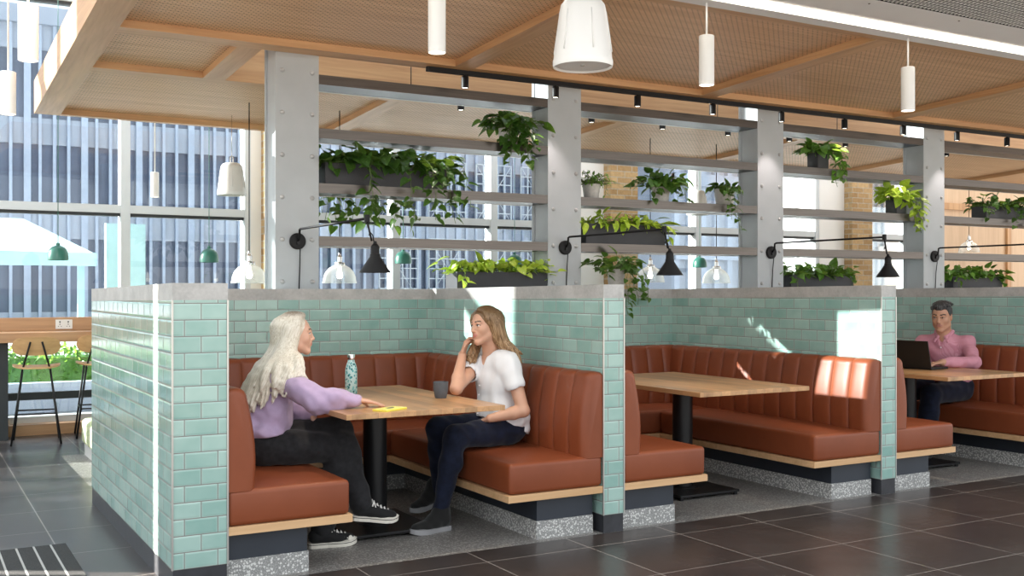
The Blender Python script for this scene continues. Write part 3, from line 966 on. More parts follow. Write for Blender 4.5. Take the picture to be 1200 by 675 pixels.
# long trough on the third shelf, first bay
r_ = random.Random(3)
xa, xb = XC[0] + WC + .06, px(517)
tr = [(rv(r_) * .42, .10 if k_ % 4 else -.10, rv(r_) * .03, .09 if k_ % 4 else -.09, r_.uniform(.30, .46), 10) for k_ in range(18)] + [((xb - xa) / 2 - .05, -.08, .10, -.03, .36, 9), ((xb - xa) / 2 - .02, -.05, .17, -.03, .30, 8), ((xb - xa) / 2 - .1, -.10, .05, -.05, .42, 9)]
trough('trough_planter', 'long charcoal trough with dark trailing pothos on a shelf above the two women', xa, xb, YP - .10, YP + .10, ST[2], .155, 'leaf_dark', 11, 230, .115, .17, trails=tr, out=.16)
# trailing pothos on the second shelf, first bay
p = Vector((px(594), YP - .02, ST[1]))
r_ = random.Random(5)
potted('trailing_pothos', 'white potted dark pothos trailing from the second highest shelf beside the second column', p, .08, .13, 'pot_grey', 'leaf_dark', 21, 100, .10, .16, trails=[(rv(r_) * .05, -.06, rv(r_) * .10, -.06, r_.uniform(.12, .34), 7) for _ in range(12)], out=.1)
# lime troughs standing at wall-top level behind the back wall
ZL = 1.372
def lime(u0, u1, label, seed, leafm='leaf_lime'):
    xa, xb = px(u0, 7.36), px(u1, 7.36)
    return trough('trough_planter', label, xa, xb, 7.26, 7.46, ZL - .02, .15, leafm, seed, int(230 * (xb - xa)), .090, .15, shape=HEART, trails=[((xb - xa) / 2 - .04, -.06, .05, -.03, .10, 4), (-(xb - xa) / 2 + .06, -.09, -.02, -.04, .12, 4)], out=.06)
lime(529, 634, 'charcoal trough of lime green plants on the wall top behind the woman in white', 31)
lime(918, 991, 'charcoal trough of leafy green plants on the wall top right of the third column', 32, 'leaf_mid')
lime(1107.5, 1165, 'charcoal trough of leafy green plants on the wall top above the man in pink', 33, 'leaf_mid')
bm = B(); box(bm, XC[0] + WC, 12.2, 7.222, 7.48, ZL - .06, ZL - .02)
d = obj('wall_top_ledge', bm, M['column']); tag(d, 'grey ledge along the top of the back wall carrying the plant troughs', 'ledge')
# trough on the lowest shelf, second bay
xa, xb = XC[1] + WC + .07, px(771)
trough('trough_planter', 'charcoal trough of yellow green plants on the lowest shelf right of the second column', xa, xb, YP - .10, YP + .10, ST[3], .165, 'leaf_lime', 41, 210, .12, .13, shape=LANCE, trails=[((xb - xa) / 2 - .03, -.06, .04, -.03, .16, 6)], out=.08)
# three pots on the third shelf, second bay
potted('potted_fern', 'small grey pot with a fine leaved green fern beside the second column', Vector((px(693), YP, ST[2])), .075, .12, 'pot_grey', 'leaf_mid', 51, 130, .05, .14, shape=LANCE, out=.10, trails=[(.05, -.03, .06, -.02, .10, 6)])
potted('potted_pothos', 'bushy green pothos in a pale pot at the middle of the second shelf bay', Vector((px(774), YP, ST[2])), .082, .13, 'pot_grey', 'leaf_dark', 52, 90, .10, .17, trails=[(-.05, -.05, -.10, -.05, .12, 5), (.06, -.05, .07, -.05, .16, 6), (.05, -.06, .05, -.02, .12, 5)], out=.10)
potted('trailing_plant', 'pale grey pot with a plant trailing two shelves down beside the third column', Vector((px(849), YP, ST[2])), .092, .15, 'pot_grey', 'leaf_dark', 53, 36, .08, .08, trails=[(-.07, -.06, -.05, -.07, .22, 9), (-.06, -.07, -.03, -.06, .30, 10), (.0, -.08, .0, -.06, .42, 9), (-.05, -.08, .02, -.05, .34, 8)], out=.06)
# corner plant of the middle booth, spilling over the wall
p = Vector((px(722, 7.16), 7.16, 1.372))
potted('trailing_ivy', 'white potted ivy spilling over the wall corner of the empty middle booth', p, .075, .16, 'pot_grey', 'leaf_dark', 54, 60, .09, .16, trails=[(.02, -.09, .02, -.04, .38, 11), (.05, -.07, .05, -.05, .30, 9), (.06, -.05, .12, -.04, .24, 8), (-.06, -.07, -.14, -.04, .08, 6), (.0, -.08, .0, -.05, .30, 8)], out=.14, group='plants')
# third bay
potted('potted_pothos', 'charcoal square pot of bright pothos near the ceiling right of the third column', Vector((px(953, YP), YP - .06, ST[1])), .07, .15, 'planter', 'leaf_mid', 55, 70, .10, .13, square=True, trails=[(.07, -.05, .10, -.05, .30, 9), (.08, -.03, .13, -.04, .26, 9), (.05, -.06, .06, -.04, .34, 9), (.08, .0, .15, -.02, .2, 8)], out=.10)
potted('potted_pothos', 'charcoal pot of lime green pothos hanging off a shelf end at the fourth column', Vector((px(1045, YP), YP - .05, ST[2])), .07, .14, 'planter', 'leaf_lime', 56, 75, .11, .18, square=True, trails=[(.06, -.06, .08, -.05, .26, 9), (.08, -.05, .12, -.04, .34, 9), (.04, -.07, .03, -.04, .30, 9), (.09, -.02, .16, -.05, .22, 8)], out=.10)
# fourth bay
xa, xb = px(1146), px(1215)
trough('trough_planter', 'slate blue trough of dark trailing vines at the far right above the man in pink', xa, xb, YP - .10, YP + .08, ST[2], .13, 'leaf_dark', 57, 170, .085, .17, shape=HEART, trails=[(-(xb - xa) / 2 + .03, -.06, -.06, -.04, .12, 6), (0, -.1, .02, -.04, .30, 9), (.15, -.1, .02, -.04, .34, 10), (.25, -.1, .02, -.04, .28, 9), (-.12, -.1, .0, -.04, .22, 7)], out=.16)
# ================================================================ window counter, stools, bench, mat
t = thing('window_counter', 'long timber counter along the left window', 'counter', (1.0, 10.75, 0))
bm = B(); box(bm, -3.4, 3.1, 10.50, 11.0, .885, .975, bev=.003); obj('worktop', bm, M['counter'], t, world=True)
bm = B(); box(bm, -3.4, 3.1, 10.93, 11.0, .976, 1.10, bev=.003); obj('upstand', bm, M['counter'], t, world=True)
bm = B(); box(bm, -3.4, 3.1, 10.86, 10.90, .33, .40); obj('foot_rail', bm, M['gasket'], t, world=True)
bm = B(); box(bm, -3.4, 3.1, 10.84, 10.99, .0, .10); obj('plinth', bm, M['counter'], t, world=True)
for x in (-.6, .745, 2.6):
    bm = B(); box(bm, x, x + .09, 10.60, 10.98, 0, .885); obj('leg', bm, M['gasket'], t, world=True)
# socket plate on the upstand
p = at(75, 380, y=10.925)
t = thing('socket_plate', 'white double power socket on the counter upstand', 'socket', (p.x, 10.93, p.z))
bm = B(); box(bm, -.075, .075, -.009, -.001, -.045, .045, bev=.003); obj('plate', bm, M['white'], t)
bm = B()
for sx in (-.037, .037):
    box(bm, sx - .016, sx - .008, -.0105, -.009, -.022, -.016); box(bm, sx + .008, sx + .016, -.0105, -.009, -.022, -.016); box(bm, sx - .003, sx + .003, -.0105, -.009, -.006, .006)
    box(bm, sx - .006 if sx < 0 else sx - .006, sx + .006, -.0115, -.009, .016, .030)
obj('socket_holes', bm, M['gasket'], t)
# bar stools (seat back towards the camera)
def make_stool(label):
    t = thing('bar_stool', label, 'bar stool', (0, 0, 0), group='timber and black steel bar stools')
    bm = B(); n = 40; th = .016
    ring = []
    for lay in (0, 1):
        ring.append([bm.verts.new((.20 * math.copysign(abs(math.cos(a)) ** .75, math.cos(a)), .19 * math.copysign(abs(math.sin(a)) ** .75, math.sin(a)), .665 + lay * th + .02 * (abs(math.cos(a)) ** 3))) for a in [2 * PI * k / n for k in range(n)]])
    c0 = bm.verts.new((0, 0, .665)); c1 = bm.verts.new((0, 0, .665 + th))
    for k in range(n):
        k2 = (k + 1) % n
        bm.faces.new((c0, ring[0][k2], ring[0][k])); bm.faces.new((c1, ring[1][k], ring[1][k2])); bm.faces.new((ring[0][k], ring[0][k2], ring[1][k2], ring[1][k]))
    recalc(bm); obj('seat', bm, M['stool_ply'], t, angle=50)
    bm = B()                                      # curved oval backrest
    N1, N2 = 28, 10
    g_ = [[None] * (N2 + 1) for _ in range(N1 + 1)]
    fr, bk = [], []
    def q(i, j, off):
        s = -1 + 2 * i / N1; hh = .082 * (1 - abs(s) ** 4.5) ** .5 if abs(s) < 1 else 0
        x = s * .205; zz = .865 + hh * (-1 + 2 * j / N2)
        y = -.195 + .055 * s * s - .02 * (zz - .865) / .08 + off
        return (x, y, zz)
    for off in (0, .012):
        gr = [[bm.verts.new(q(i, j, off)) for j in range(N2 + 1)] for i in range(N1 + 1)]
        for i in range(N1):
            for j in range(N2):
                f = (gr[i][j], gr[i + 1][j], gr[i + 1][j + 1], gr[i][j + 1])
                bm.faces.new(f if off == 0 else f[::-1])
        fr.append(gr)
    a, b = fr
    for i in range(N1):
        bm.faces.new((a[i][N2], a[i + 1][N2], b[i + 1][N2], b[i][N2])); bm.faces.new((a[i + 1][0], a[i][0], b[i][0], b[i + 1][0]))
    bmesh.ops.remove_doubles(bm, verts=bm.verts, dist=.0008); recalc(bm)
    obj('backrest', bm, M['stool_ply'], t, angle=50)
    for sx in (-1, 1):
        bm = B(); tube(bm, [(sx * .205, -.215, 0), (sx * .115, -.150, .655)], .0095, 8); obj('leg', bm, M['black_steel'], t, smooth=True)
        bm = B(); tube(bm, [(sx * .195, .205, 0), (sx * .115, .140, .66)], .0095, 8); obj('leg', bm, M['black_steel'], t, smooth=True)
        bm = B(); tube(bm, [(sx * .115, -.150, .655), (sx * .048, -.222, .905)], .0085, 8); 
        for zz in (.84, .885): lathe(bm, [(0, 0), (.007, 0), (.007, .01), (0, .01)], (sx * (.115 - .067 * (zz - .655) / .25), -.150 - .072 * (zz - .655) / .25 - .002, zz), 8, axis=(0, -1, 0))
        obj('back_stay', bm, M['black_steel'], t, smooth=True)
    bm = B(); f = .36
    def L4(sx, sy, z):
        k = z / .66
        return (sx * (.2 - .085 * k), (-.215 + .065 * k) if sy < 0 else (.205 - .065 * k), z)
    zz = .27
    tube(bm, [L4(-1, -1, zz), L4(1, -1, zz)], .007, 8); tube(bm, [L4(-1, 1, zz), L4(1, 1, zz)], .007, 8); tube(bm, [L4(-1, -1, zz), L4(-1, 1, zz)], .007, 8); tube(bm, [L4(1, -1, zz), L4(1, 1, zz)], .007, 8)
    obj('footrest', bm, M['black_steel'], t, smooth=True)
    return t
s0 = make_stool('timber bar stool at the window counter, fully in view at left')
s0.location = (1.045, 10.36, 0); s0.scale = (.98, .98, 1); s0.rotation_euler = (0, 0, math.radians(-6))
dup(s0, (1.60, 10.58, 0), 'timber bar stool at the window counter, half hidden by the tiled wall', rotz=math.radians(-4))
# low leaf-patterned lounge bench behind the left wall
def leaf_fabric():
    m, nt, b = new_mat('leaf_print_fabric'); g = N(nt)
    co = g.mapping(g.coord('Object'), rot=(.3, .9, .2), sca=(1, 1, 1))
    w = g.node('ShaderNodeTexWave', wave_type='BANDS'); g.put(w.inputs[0], co)
    w.inputs['Scale'].default_value = 7; w.inputs['Distortion'].default_value = 6; w.inputs['Detail'].default_value = 2
    g.put(b.inputs['Base Color'], g.ramp(w.outputs[1], [(.45, (.62, .66, .44)), (.6, (.34, .46, .16)), (.8, (.55, .62, .38))]))
    b.inputs['Roughness'].default_value = .8
    return m
M['leaf_fabric'] = leaf_fabric()
t = thing('lounge_bench', 'low leaf patterned lounge bench behind the left tiled wall', 'bench', (1.9, 9.1, 0))
bm = B(); box(bm, 1.29, 2.6, 8.72, 9.42, .09, .30, bev=.04, seg=4); obj('seat', bm, M['leaf_fabric'], t, world=True, smooth=True)
bm = B(); box(bm, 1.30, 2.6, 8.58, 8.72, .09, .80, bev=.04, seg=4); obj('backrest', bm, M['leaf_fabric'], t, world=True, smooth=True)
bm = B(); box(bm, 1.31, 2.58, 8.62, 9.36, 0, .09); obj('base', bm, M['white'], t, world=True)
# entrance mat strip
def mat_stripes():
    m, nt, b = new_mat('ribbed_entrance_mat'); g = N(nt)
    x, y, z = g.sep(g.coord('Object'))
    s = g.math('LESS_THAN', g.math('FRACT', g.math('DIVIDE', x, .083)), .13)
    n = g.noise(g.coord('Object'), 220, 2)
    g.put(b.inputs['Base Color'], g.mix(s, g.ramp(n, [(.35, (.012, .012, .013)), (.7, (.05, .05, .052))]), (.42, .41, .39)))
    g.put(b.inputs['Roughness'], g.math('SUBTRACT', .85, g.math('MULTIPLY', s, .5)))
    return m
M['mat'] = mat_stripes()
pr, pl = at(77, 638, z=0), at(0, 646, z=0)
bm = B(); box(bm, -1.6, pr.x - .0, 3.2, (pr.y + pl.y) / 2, .0, .006)
o = obj('entrance_mat', bm, M['mat'], origin=(-.4, 5, 0)); tag(o, 'black ribbed entrance mat on the floor at bottom left', 'mat')
# ================================================================ street outside
M['paving'] = concrete('pale_street_paving', (.26, .26, .26), (.38, .38, .38))
M['fin_blue'] = plain('pale_blue_fins', (.28, .335, .43), .6, 0, var=.05)
M['ext_glass'] = plain('blue_office_glass', (.095, .118, .175), .35, 0, .3, var=.25, vscale=.4)
M['spandrel'] = plain('blue_grey_spandrel', (.25, .29, .36), .4, 0, var=.1, vscale=1)
M['ext_white'] = plain('white_render', (.85, .84, .80), .8, 0, var=.02)
M['lattice'] = plain('white_lattice', (.45, .50, .55), .5, 0, var=.02)
M['canopy'] = plain('pale_teal_canopy', (.30, .46, .48), .5, 0, var=.05)
M['blue_metal'] = plain('sky_blue_cladding', (.33, .60, .80), .5, 0, var=.05)
M['hedge'] = leaf_mat('hedge_leaves', (.03, .10, .015), (.09, .22, .04), (.14, .30, .06))
bm = B(); box(bm, -60, 60, 11.3, 80, -.25, -.05); o = struct('ground_street', bm, M['paving'])

t = thing('office_building', 'blue grey office building with tall vertical fins across the street', 'building', (12, 40, 0))
bm = B(); box(bm, -2, 26, 40, 46, 0, 10.9); obj('glass_wall', bm, M['ext_glass'], t, world=True)
bm = B()
for z in (0, 3.15, 6.4, 9.65): box(bm, -2, 26, 39.9, 40, z, z + (.9 if z else .6))
box(bm, -2.2, 26.2, 39.6, 46, 10.5, 11.1)
obj('spandrels', bm, M['spandrel'], t, world=True)
bm = B()
x = -1.9; k = 0
while x < 26:
    w_ = .10 if k % 4 else .22
    box(bm, x, x + w_, 39.78, 39.9, 0, 10.5); x += .46; k += 1
obj('fins', bm, M['fin_blue'], t, world=True)
bm = B()                                         # white lattice window screens further along
for x0 in (16.6, 18.8, 21.0, 23.2):
    for z0 in (1.0, 4.2, 7.4):
        for i in range(6): box(bm, x0 + i * .34, x0 + i * .34 + .035, 39.55, 39.62, z0, z0 + 2.5)
        for j in range(7): box(bm, x0, x0 + 1.75, 39.55, 39.62, z0 + j * .41, z0 + j * .41 + .035)
        for a, b in (((0, 0), (1.75, 2.5)), ((1.75, 0), (0, 2.5))):
            tube(bm, [(x0 + a[0], 39.58, z0 + a[1]), (x0 + b[0], 39.58, z0 + b[1])], .018, 4)
obj('lattice_screens', bm, M['lattice'], t, world=True)

t = thing('pale_building', 'pale blue banded building seen through the second shelf bay', 'building', (33, 36, 0))
bm = B(); box(bm, 27, 44, 34, 42, 0, 12); obj('walls', bm, M['spandrel'], t, world=True)
bm = B()
for k in range(24): box(bm, 27 + k * .7, 27.25 + k * .7, 33.8, 34, 0, 12)
for z in (2.6, 5.6, 8.6): box(bm, 27, 44, 33.7, 34, z, z + .5)
obj('bands', bm, M['fin_blue'], t, world=True)
t = thing('white_building', 'sunlit white building seen through the third shelf bay', 'building', (22, 20, 0))
bm = B(); box(bm, 17.4, 27, 15.9, 18.15, 0, 9); obj('walls', bm, M['ext_white'], t, world=True)
bm = B()
for y in (16.6, 17.4): box(bm, 17.34, 17.4, y, y + .05, 0, 9)
for z in (2.1,): box(bm, 17.3, 17.4, 15.9, 18.15, z, z + .12)
obj('joints', bm, M['mullion'], t, world=True)
t = thing('blue_clad_wall', 'sky blue ribbed wall seen right of the third brick pier', 'wall', (19, 15.4, 0))
bm = B(); box(bm, 16.4, 18.05, 15.5, 15.6, 0, 7); obj('panel', bm, M['blue_metal'], t, world=True)
bm = B()
for k in range(9): box(bm, 16.42 + k * .185, 16.50 + k * .185, 15.42, 15.5, 0, 7)
obj('ribs', bm, M['fin_blue'], t, world=True)

# canopy, hedge, low wall
t = thing('street_canopy', 'pale teal street canopy beyond the left window', 'canopy', (2, 19, 0))
bm = B()
hexa(bm, [(-3, 18.2, 1.95), (-3, 18.2, 2.05), (-3, 21, 2.62), (-3, 21, 2.72), (2.7, 18.2, 1.85), (2.7, 18.2, 1.95), (1.9, 21, 2.55), (1.9, 21, 2.65)])
obj('roof', bm, M['canopy'], t, world=True)
bm = B(); box(bm, -3, 2.72, 18.13, 18.19, 1.75, 1.96); obj('fascia', bm, M['canopy'], t, world=True)
for x in (-2.6, .4, 2.5):
    bm = B(); box(bm, x, x + .1, 18.6, 18.7, -.05, 1.95); obj('post', bm, M['canopy'], t, world=True)
bm = B(); box(bm, 2.62, 3.18, 16.6, 16.75, -.05, 2.35); o = obj('glass_screen', bm, M['canopy']); tag(o, 'pale teal upright screen outside the left window', 'screen')
def hedge_bm(x0, x1, y0, y1, h, n, seed):
    r = random.Random(seed); bm = B()
    box(bm, x0 + .08, x1 - .08, y0 + .08, y1 - .08, 0, h - .1)
    for _ in range(n):
        p = Vector((r.uniform(x0, x1), r.choice([y0, r.uniform(y0, y1)]), r.uniform(.05, h)))
        if p.y > y0 + .01: p.z = h - .05 * r.random()
        leaf(bm, p, Vector((rv(r), rv(r) - .5, rv(r))), Vector((rv(r), rv(r), 1)), .10, LANCE, .3)
    return bm
bm = hedge_bm(-1.2, 4.2, 14.2, 14.9, .62, 1500, 9); o = obj('hedge', bm, M['hedge'], uv=False); tag(o, 'low clipped green hedge outside the left window', 'hedge')
bm = B(); box(bm, -3, 5, 13.2, 13.35, -.05, .30, bev=.01); o = obj('kerb_wall', bm, M['spandrel']); tag(o, 'low blue grey kerb wall before the hedge outside', 'kerb')
# ================================================================ things on the tables
TT = .745
# patterned steel bottle
def bottle_mat():
    m, nt, b = new_mat('teal_floral_bottle'); g = N(nt)
    co = g.coord('Object')
    v = g.voro(g.mapping(co, sca=(1, 1, .75)), 75, 'F1', 'Distance'); c = g.voro(g.mapping(co, sca=(1, 1, .75)), 75, 'F1', 'Color')
    leafy = g.math('LESS_THAN', v, .44)
    col = g.ramp(g.sep(c)[0], [(.25, (.02, .18, .20)), (.5, (.05, .36, .38)), (.8, (.20, .52, .52))], 'CONSTANT')
    g.put(b.inputs['Base Color'], g.mix(leafy, (.50, .70, .70), col)); b.inputs['Roughness'].default_value = .35
    return m
M['bottle'] = bottle_mat()
p = at(411.5, 461.5, z=TT); p = Vector((p.x, p.y, TT))
t = thing('water_bottle', 'teal floral steel water bottle standing on the table of the two women', 'bottle', p)
pr = [(0, 0), (.033, 0), (.036, .004), (.036, .130), (.034, .152), (.027, .178), (.0205, .192), (.0195, .203), (0, .203)]
bm = B(); lathe(bm, pr, (0, 0, 0), 40); recalc(bm); obj('bottle_body', bm, M['bottle'], t, angle=40)
bm = B(); lathe(bm, [(0, .2035), (.0215, .2035), (.0222, .206), (.0222, .230), (.020, .235), (0, .235)], (0, 0, 0), 32); recalc(bm); obj('cap', bm, M['chrome'], t, angle=40)
# grey mug
p = at(516.5, 466.5, z=TT); p = Vector((p.x, p.y, TT))
t = thing('mug', 'dark grey stoneware mug on the table beside the woman in white', 'mug', p)
M['stoneware'] = plain('dark_stoneware', (.075, .085, .098), .55, 0, var=.15, vscale=40)
bm = B(); lathe(bm, [(0, 0), (.031, 0), (.034, .006), (.042, .05), (.0435, .092), (.042, .0935), (.040, .092), (.038, .05), (.031, .010), (0, .008)], (0, 0, 0), 40); recalc(bm); obj('cup', bm, M['stoneware'], t, angle=40)
bm = B(); lathe(bm, [(0, .075), (.039, .075)], (0, 0, 0), 32); obj('coffee', bm, plain('coffee', (.03, .014, .006), .1, 0, var=0), t)
bm = B(); tube(bm, [(.030, .028, .072), (.045, .042, .066), (.05, .047, .045), (.042, .04, .025), (.028, .026, .018)], .005, 8); obj('handle', bm, M['stoneware'], t, smooth=True)
# yellow note pad
M['note'] = plain('yellow_paper', (.80, .72, .10), .7, 0, var=.03)
a = at(457, 480.5, z=TT)
t = thing('note_pad', 'yellow note pad lying at the near edge of the table of the two women', 'note pad', (a.x, a.y, TT), rotz=math.radians(28))
bm = B(); box(bm, -.085, .085, -.045, .045, .0005, .009, bev=.001); obj('pages', bm, M['note'], t)
bm = B(); box(bm, -.083, .083, -.043, .043, .0092, .0105); obj('cover', bm, plain('yellow_cover', (.86, .80, .22), .5, 0, var=.02), t)
bm = B(); box(bm, -.02, .04, .004, .014, .0106, .0116); box(bm, -.03, .02, -.012, -.006, .0106, .0116); obj('printing', bm, M['stoneware'], t)
# laptop
t = thing('laptop', 'open black laptop on the table in front of the man', 'laptop', (6.83, 5.61, TT), rotz=math.radians(180 + 8))
M['laptop'] = plain('black_laptop', (.010, .010, .011), .4, 0, var=.1)
bm = B(); box(bm, -.235, -.005, -.16, .16, .001, .017, bev=.003); obj('base', bm, M['laptop'], t)
bm = B()
for i in range(5):
    for j in range(13): box(bm, -.055 - i * .021, -.038 - i * .021, -.142 + j * .022, -.124 + j * .022, .0172, .0192)
obj('keyboard', bm, M['black_steel'], t)
bm = B(); tl = math.radians(14)
dx, dz = math.sin(tl), math.cos(tl)
hexa(bm, [(a_ * dx + (0 if k == 0 else .007 * dz), y, .016 + a_ * dz - (0 if k == 0 else .007 * dx)) for k in (0, 1) for y in (-.16, .16) for a_ in (0, .215)]); recalc(bm)
s_ = obj('screen', bm, M['laptop'], t)
bm = B(); hexa(bm, [(a_ * dx - .0006 - (k * .0004), y, .016 + a_ * dz) for k in (0, 1) for y in (-.15, .15) for a_ in (.012, .205)]); recalc(bm)
obj('display', bm, plain('lit_display', (.5, .55, .6), .2, 0, var=0, emit=(.7, .8, .9), estr=.6), s_)
# ================================================================ organic surfaces: smooth-union fields meshed with surface nets
V3 = lambda *a: np.array(a[0] if len(a) == 1 else a, dtype=np.float64)
def unit(v):
    v = np.asarray(v, float); return v / (np.linalg.norm(v) + 1e-12)

class Vox:
    def __init__(s, lo, hi, res):
        s.lo = V3(lo); s.res = res
        s.n = np.ceil((V3(hi) - s.lo) / res).astype(int) + 1
        s.g = np.full(s.n, .2, np.float32)
    def region(s, lo, hi):
        a = np.clip(np.floor((lo - s.lo) / s.res).astype(int), 0, s.n)
        b = np.clip(np.ceil((hi - s.lo) / s.res).astype(int) + 1, 0, s.n)
        if np.any(b <= a): return None
        sl = tuple(slice(x, y) for x, y in zip(a, b))
        ax = [(s.lo[i] + s.res * np.arange(a[i], b[i])).astype(np.float32) for i in range(3)]
        return sl, ax[0][:, None, None], ax[1][None, :, None], ax[2][None, None, :]
    def mixin(s, sl, d, k, op):
        a = s.g[sl]
        if op == 'add':
            if k <= 0: s.g[sl] = np.minimum(a, d); return
            h = np.clip(.5 + .5 * (a - d) / k, 0, 1)
            s.g[sl] = a + (d - a) * h - k * h * (1 - h)
        elif op == 'sub':
            d = -d
            if k <= 0: s.g[sl] = np.maximum(a, d); return
            h = np.clip(.5 - .5 * (a - d) / k, 0, 1)
            s.g[sl] = a + (d - a) * h + k * h * (1 - h)
    def cap(s, p, q, r1, r2=None, k=.02, op='add', flat=None):
        """tapered capsule; flat=(direction, factor) squashes it along a direction"""
        p, q = V3(p), V3(q); r2 = r1 if r2 is None else r2
        m = max(r1, r2) + max(k, .0) + 2 * s.res
        rg = s.region(np.minimum(p, q) - m, np.maximum(p, q) + m)
        if rg is None: return
        sl, X, Y, Z = rg
        ab = q - p; L2 = float(ab @ ab) + 1e-12
        x, y, z = X - p[0], Y - p[1], Z - p[2]
        t = np.clip((x * ab[0] + y * ab[1] + z * ab[2]) / L2, 0, 1)
        x, y, z = x - t * ab[0], y - t * ab[1], z - t * ab[2]
        d2 = x * x + y * y + z * z
        if flat is not None:
            n, f = unit(flat[0]), flat[1]
            c = x * n[0] + y * n[1] + z * n[2]
            d2 = d2 + c * c * (1 / f ** 2 - 1)
        d = np.sqrt(d2) - (r1 + (r2 - r1) * t)
        s.mixin(sl, d.astype(np.float32), k, op)
    def ell(s, c, r, R=None, k=.02, op='add'):
        """ellipsoid with radii r along the columns of R"""
        c, r = V3(c), V3(r); R = np.eye(3) if R is None else R
        m = float(r.max()) + max(k, 0) + 2 * s.res
        rg = s.region(c - m, c + m)
        if rg is None: return
        sl, X, Y, Z = rg
        x, y, z = X - c[0], Y - c[1], Z - c[2]
        k0 = 0; k1 = 0
        for i in range(3):
            u = x * R[0, i] + y * R[1, i] + z * R[2, i]
            k0 = k0 + (u / r[i]) ** 2; k1 = k1 + (u / r[i] ** 2) ** 2
        k0 = np.sqrt(k0); k1 = np.sqrt(k1) + 1e-9
        s.mixin(sl, (k0 * (k0 - 1) / k1).astype(np.float32), k, op)
    def half(s, p, n, k=0.0):
        """cut away everything on the n side of the plane through p"""
        n = unit(n); p = V3(p)
        rg = s.region(s.lo, s.lo + s.res * s.n)
        sl, X, Y, Z = rg
        d = (X - p[0]) * n[0] + (Y - p[1]) * n[1] + (Z - p[2]) * n[2]
        s.mixin(sl, (-d).astype(np.float32), k, 'sub')
    def push(s, fn):
        """add a displacement field near the surface"""
        idx = np.nonzero(np.abs(s.g) < .03)
        P = np.stack([s.lo[i] + s.res * idx[i] for i in range(3)], 1)
        s.g[idx] += fn(P).astype(np.float32)
    def mesh(s):
        g = s.g
        ins = g < 0
        nx, ny, nz = g.shape
        cnt = np.zeros((nx - 1, ny - 1, nz - 1), np.uint8)
        for i in (0, 1):
            for j in (0, 1):
                for k in (0, 1): cnt += ins[i:nx - 1 + i, j:ny - 1 + j, k:nz - 1 + k]
        act = (cnt > 0) & (cnt < 8)
        ci = np.argwhere(act)
        vid = np.full(act.shape, -1, np.int64); vid[act] = np.arange(len(ci))
        acc = np.zeros((len(ci), 3)); num = np.zeros(len(ci))
        corner = np.array([(i, j, k) for i in (0, 1) for j in (0, 1) for k in (0, 1)])
        vals = np.stack([g[ci[:, 0] + c[0], ci[:, 1] + c[1], ci[:, 2] + c[2]] for c in corner], 1).astype(np.float64)
        for a in range(8):
            for b in range(a + 1, 8):
                if np.abs(corner[a] - corner[b]).sum() != 1: continue
                va, vb = vals[:, a], vals[:, b]
                m = (va < 0) != (vb < 0)
                t = np.where(m, va / np.where(m, va - vb, 1), 0)
                acc += m[:, None] * (corner[a] + t[:, None] * (corner[b] - corner[a])); num += m
        V = s.lo + s.res * (ci + acc / num[:, None])
        Q = []
        e = np.eye(3, dtype=int)
        for ax in range(3):
            o1, o2 = (ax + 1) % 3, (ax + 2) % 3
            sa = [slice(0, d) for d in g.shape]; sb = list(sa)
            sa[ax] = slice(0, g.shape[ax] - 1); sb[ax] = slice(1, g.shape[ax])
            A, Bv = ins[tuple(sa)], ins[tuple(sb)]
            pos = np.argwhere(A != Bv)
            ok = (pos[:, o1] > 0) & (pos[:, o2] > 0) & (pos[:, o1] < g.shape[o1] - 1) & (pos[:, o2] < g.shape[o2] - 1)
            pos = pos[ok]
            flip = A[tuple(pos.T)]
            c0 = pos; c1 = pos - e[o1]; c2 = pos - e[o1] - e[o2]; c3 = pos - e[o2]
            q = np.stack([vid[tuple(c.T)] for c in (c0, c1, c2, c3)], 1)
            q = np.where(flip[:, None], q, q[:, ::-1])
            Q.append(q)
        Q = np.concatenate(Q)
        return V, Q

def relax(V, Q, n=2, f=.5):
    """light Laplacian smoothing"""
    e = np.concatenate([Q[:, [0, 1]], Q[:, [1, 2]], Q[:, [2, 3]], Q[:, [3, 0]]])
    e = np.concatenate([e, e[:, ::-1]])
    deg = np.bincount(e[:, 0], minlength=len(V)).astype(float)[:, None] + 1e-9
    for _ in range(n):
        S = np.stack([np.bincount(e[:, 0], weights=V[e[:, 1], i], minlength=len(V)) for i in range(3)], 1)
        V = V + f * (S / deg - V)
    return V

def biggest(V, Q):
    """keep only the largest connected piece"""
    e = np.concatenate([Q[:, [0, 1]], Q[:, [1, 2]], Q[:, [2, 3]], Q[:, [3, 0]]])
    lab = np.arange(len(V))
    while True:
        m = np.minimum(lab[e[:, 0]], lab[e[:, 1]]); old = lab.copy()
        np.minimum.at(lab, e[:, 0], m); np.minimum.at(lab, e[:, 1], m)
        lab = lab[lab]
        if (lab == old).all(): break
    keep = lab == np.bincount(lab).argmax()
    new = np.cumsum(keep) - 1
    return V[keep], new[Q[keep[Q[:, 0]]]]

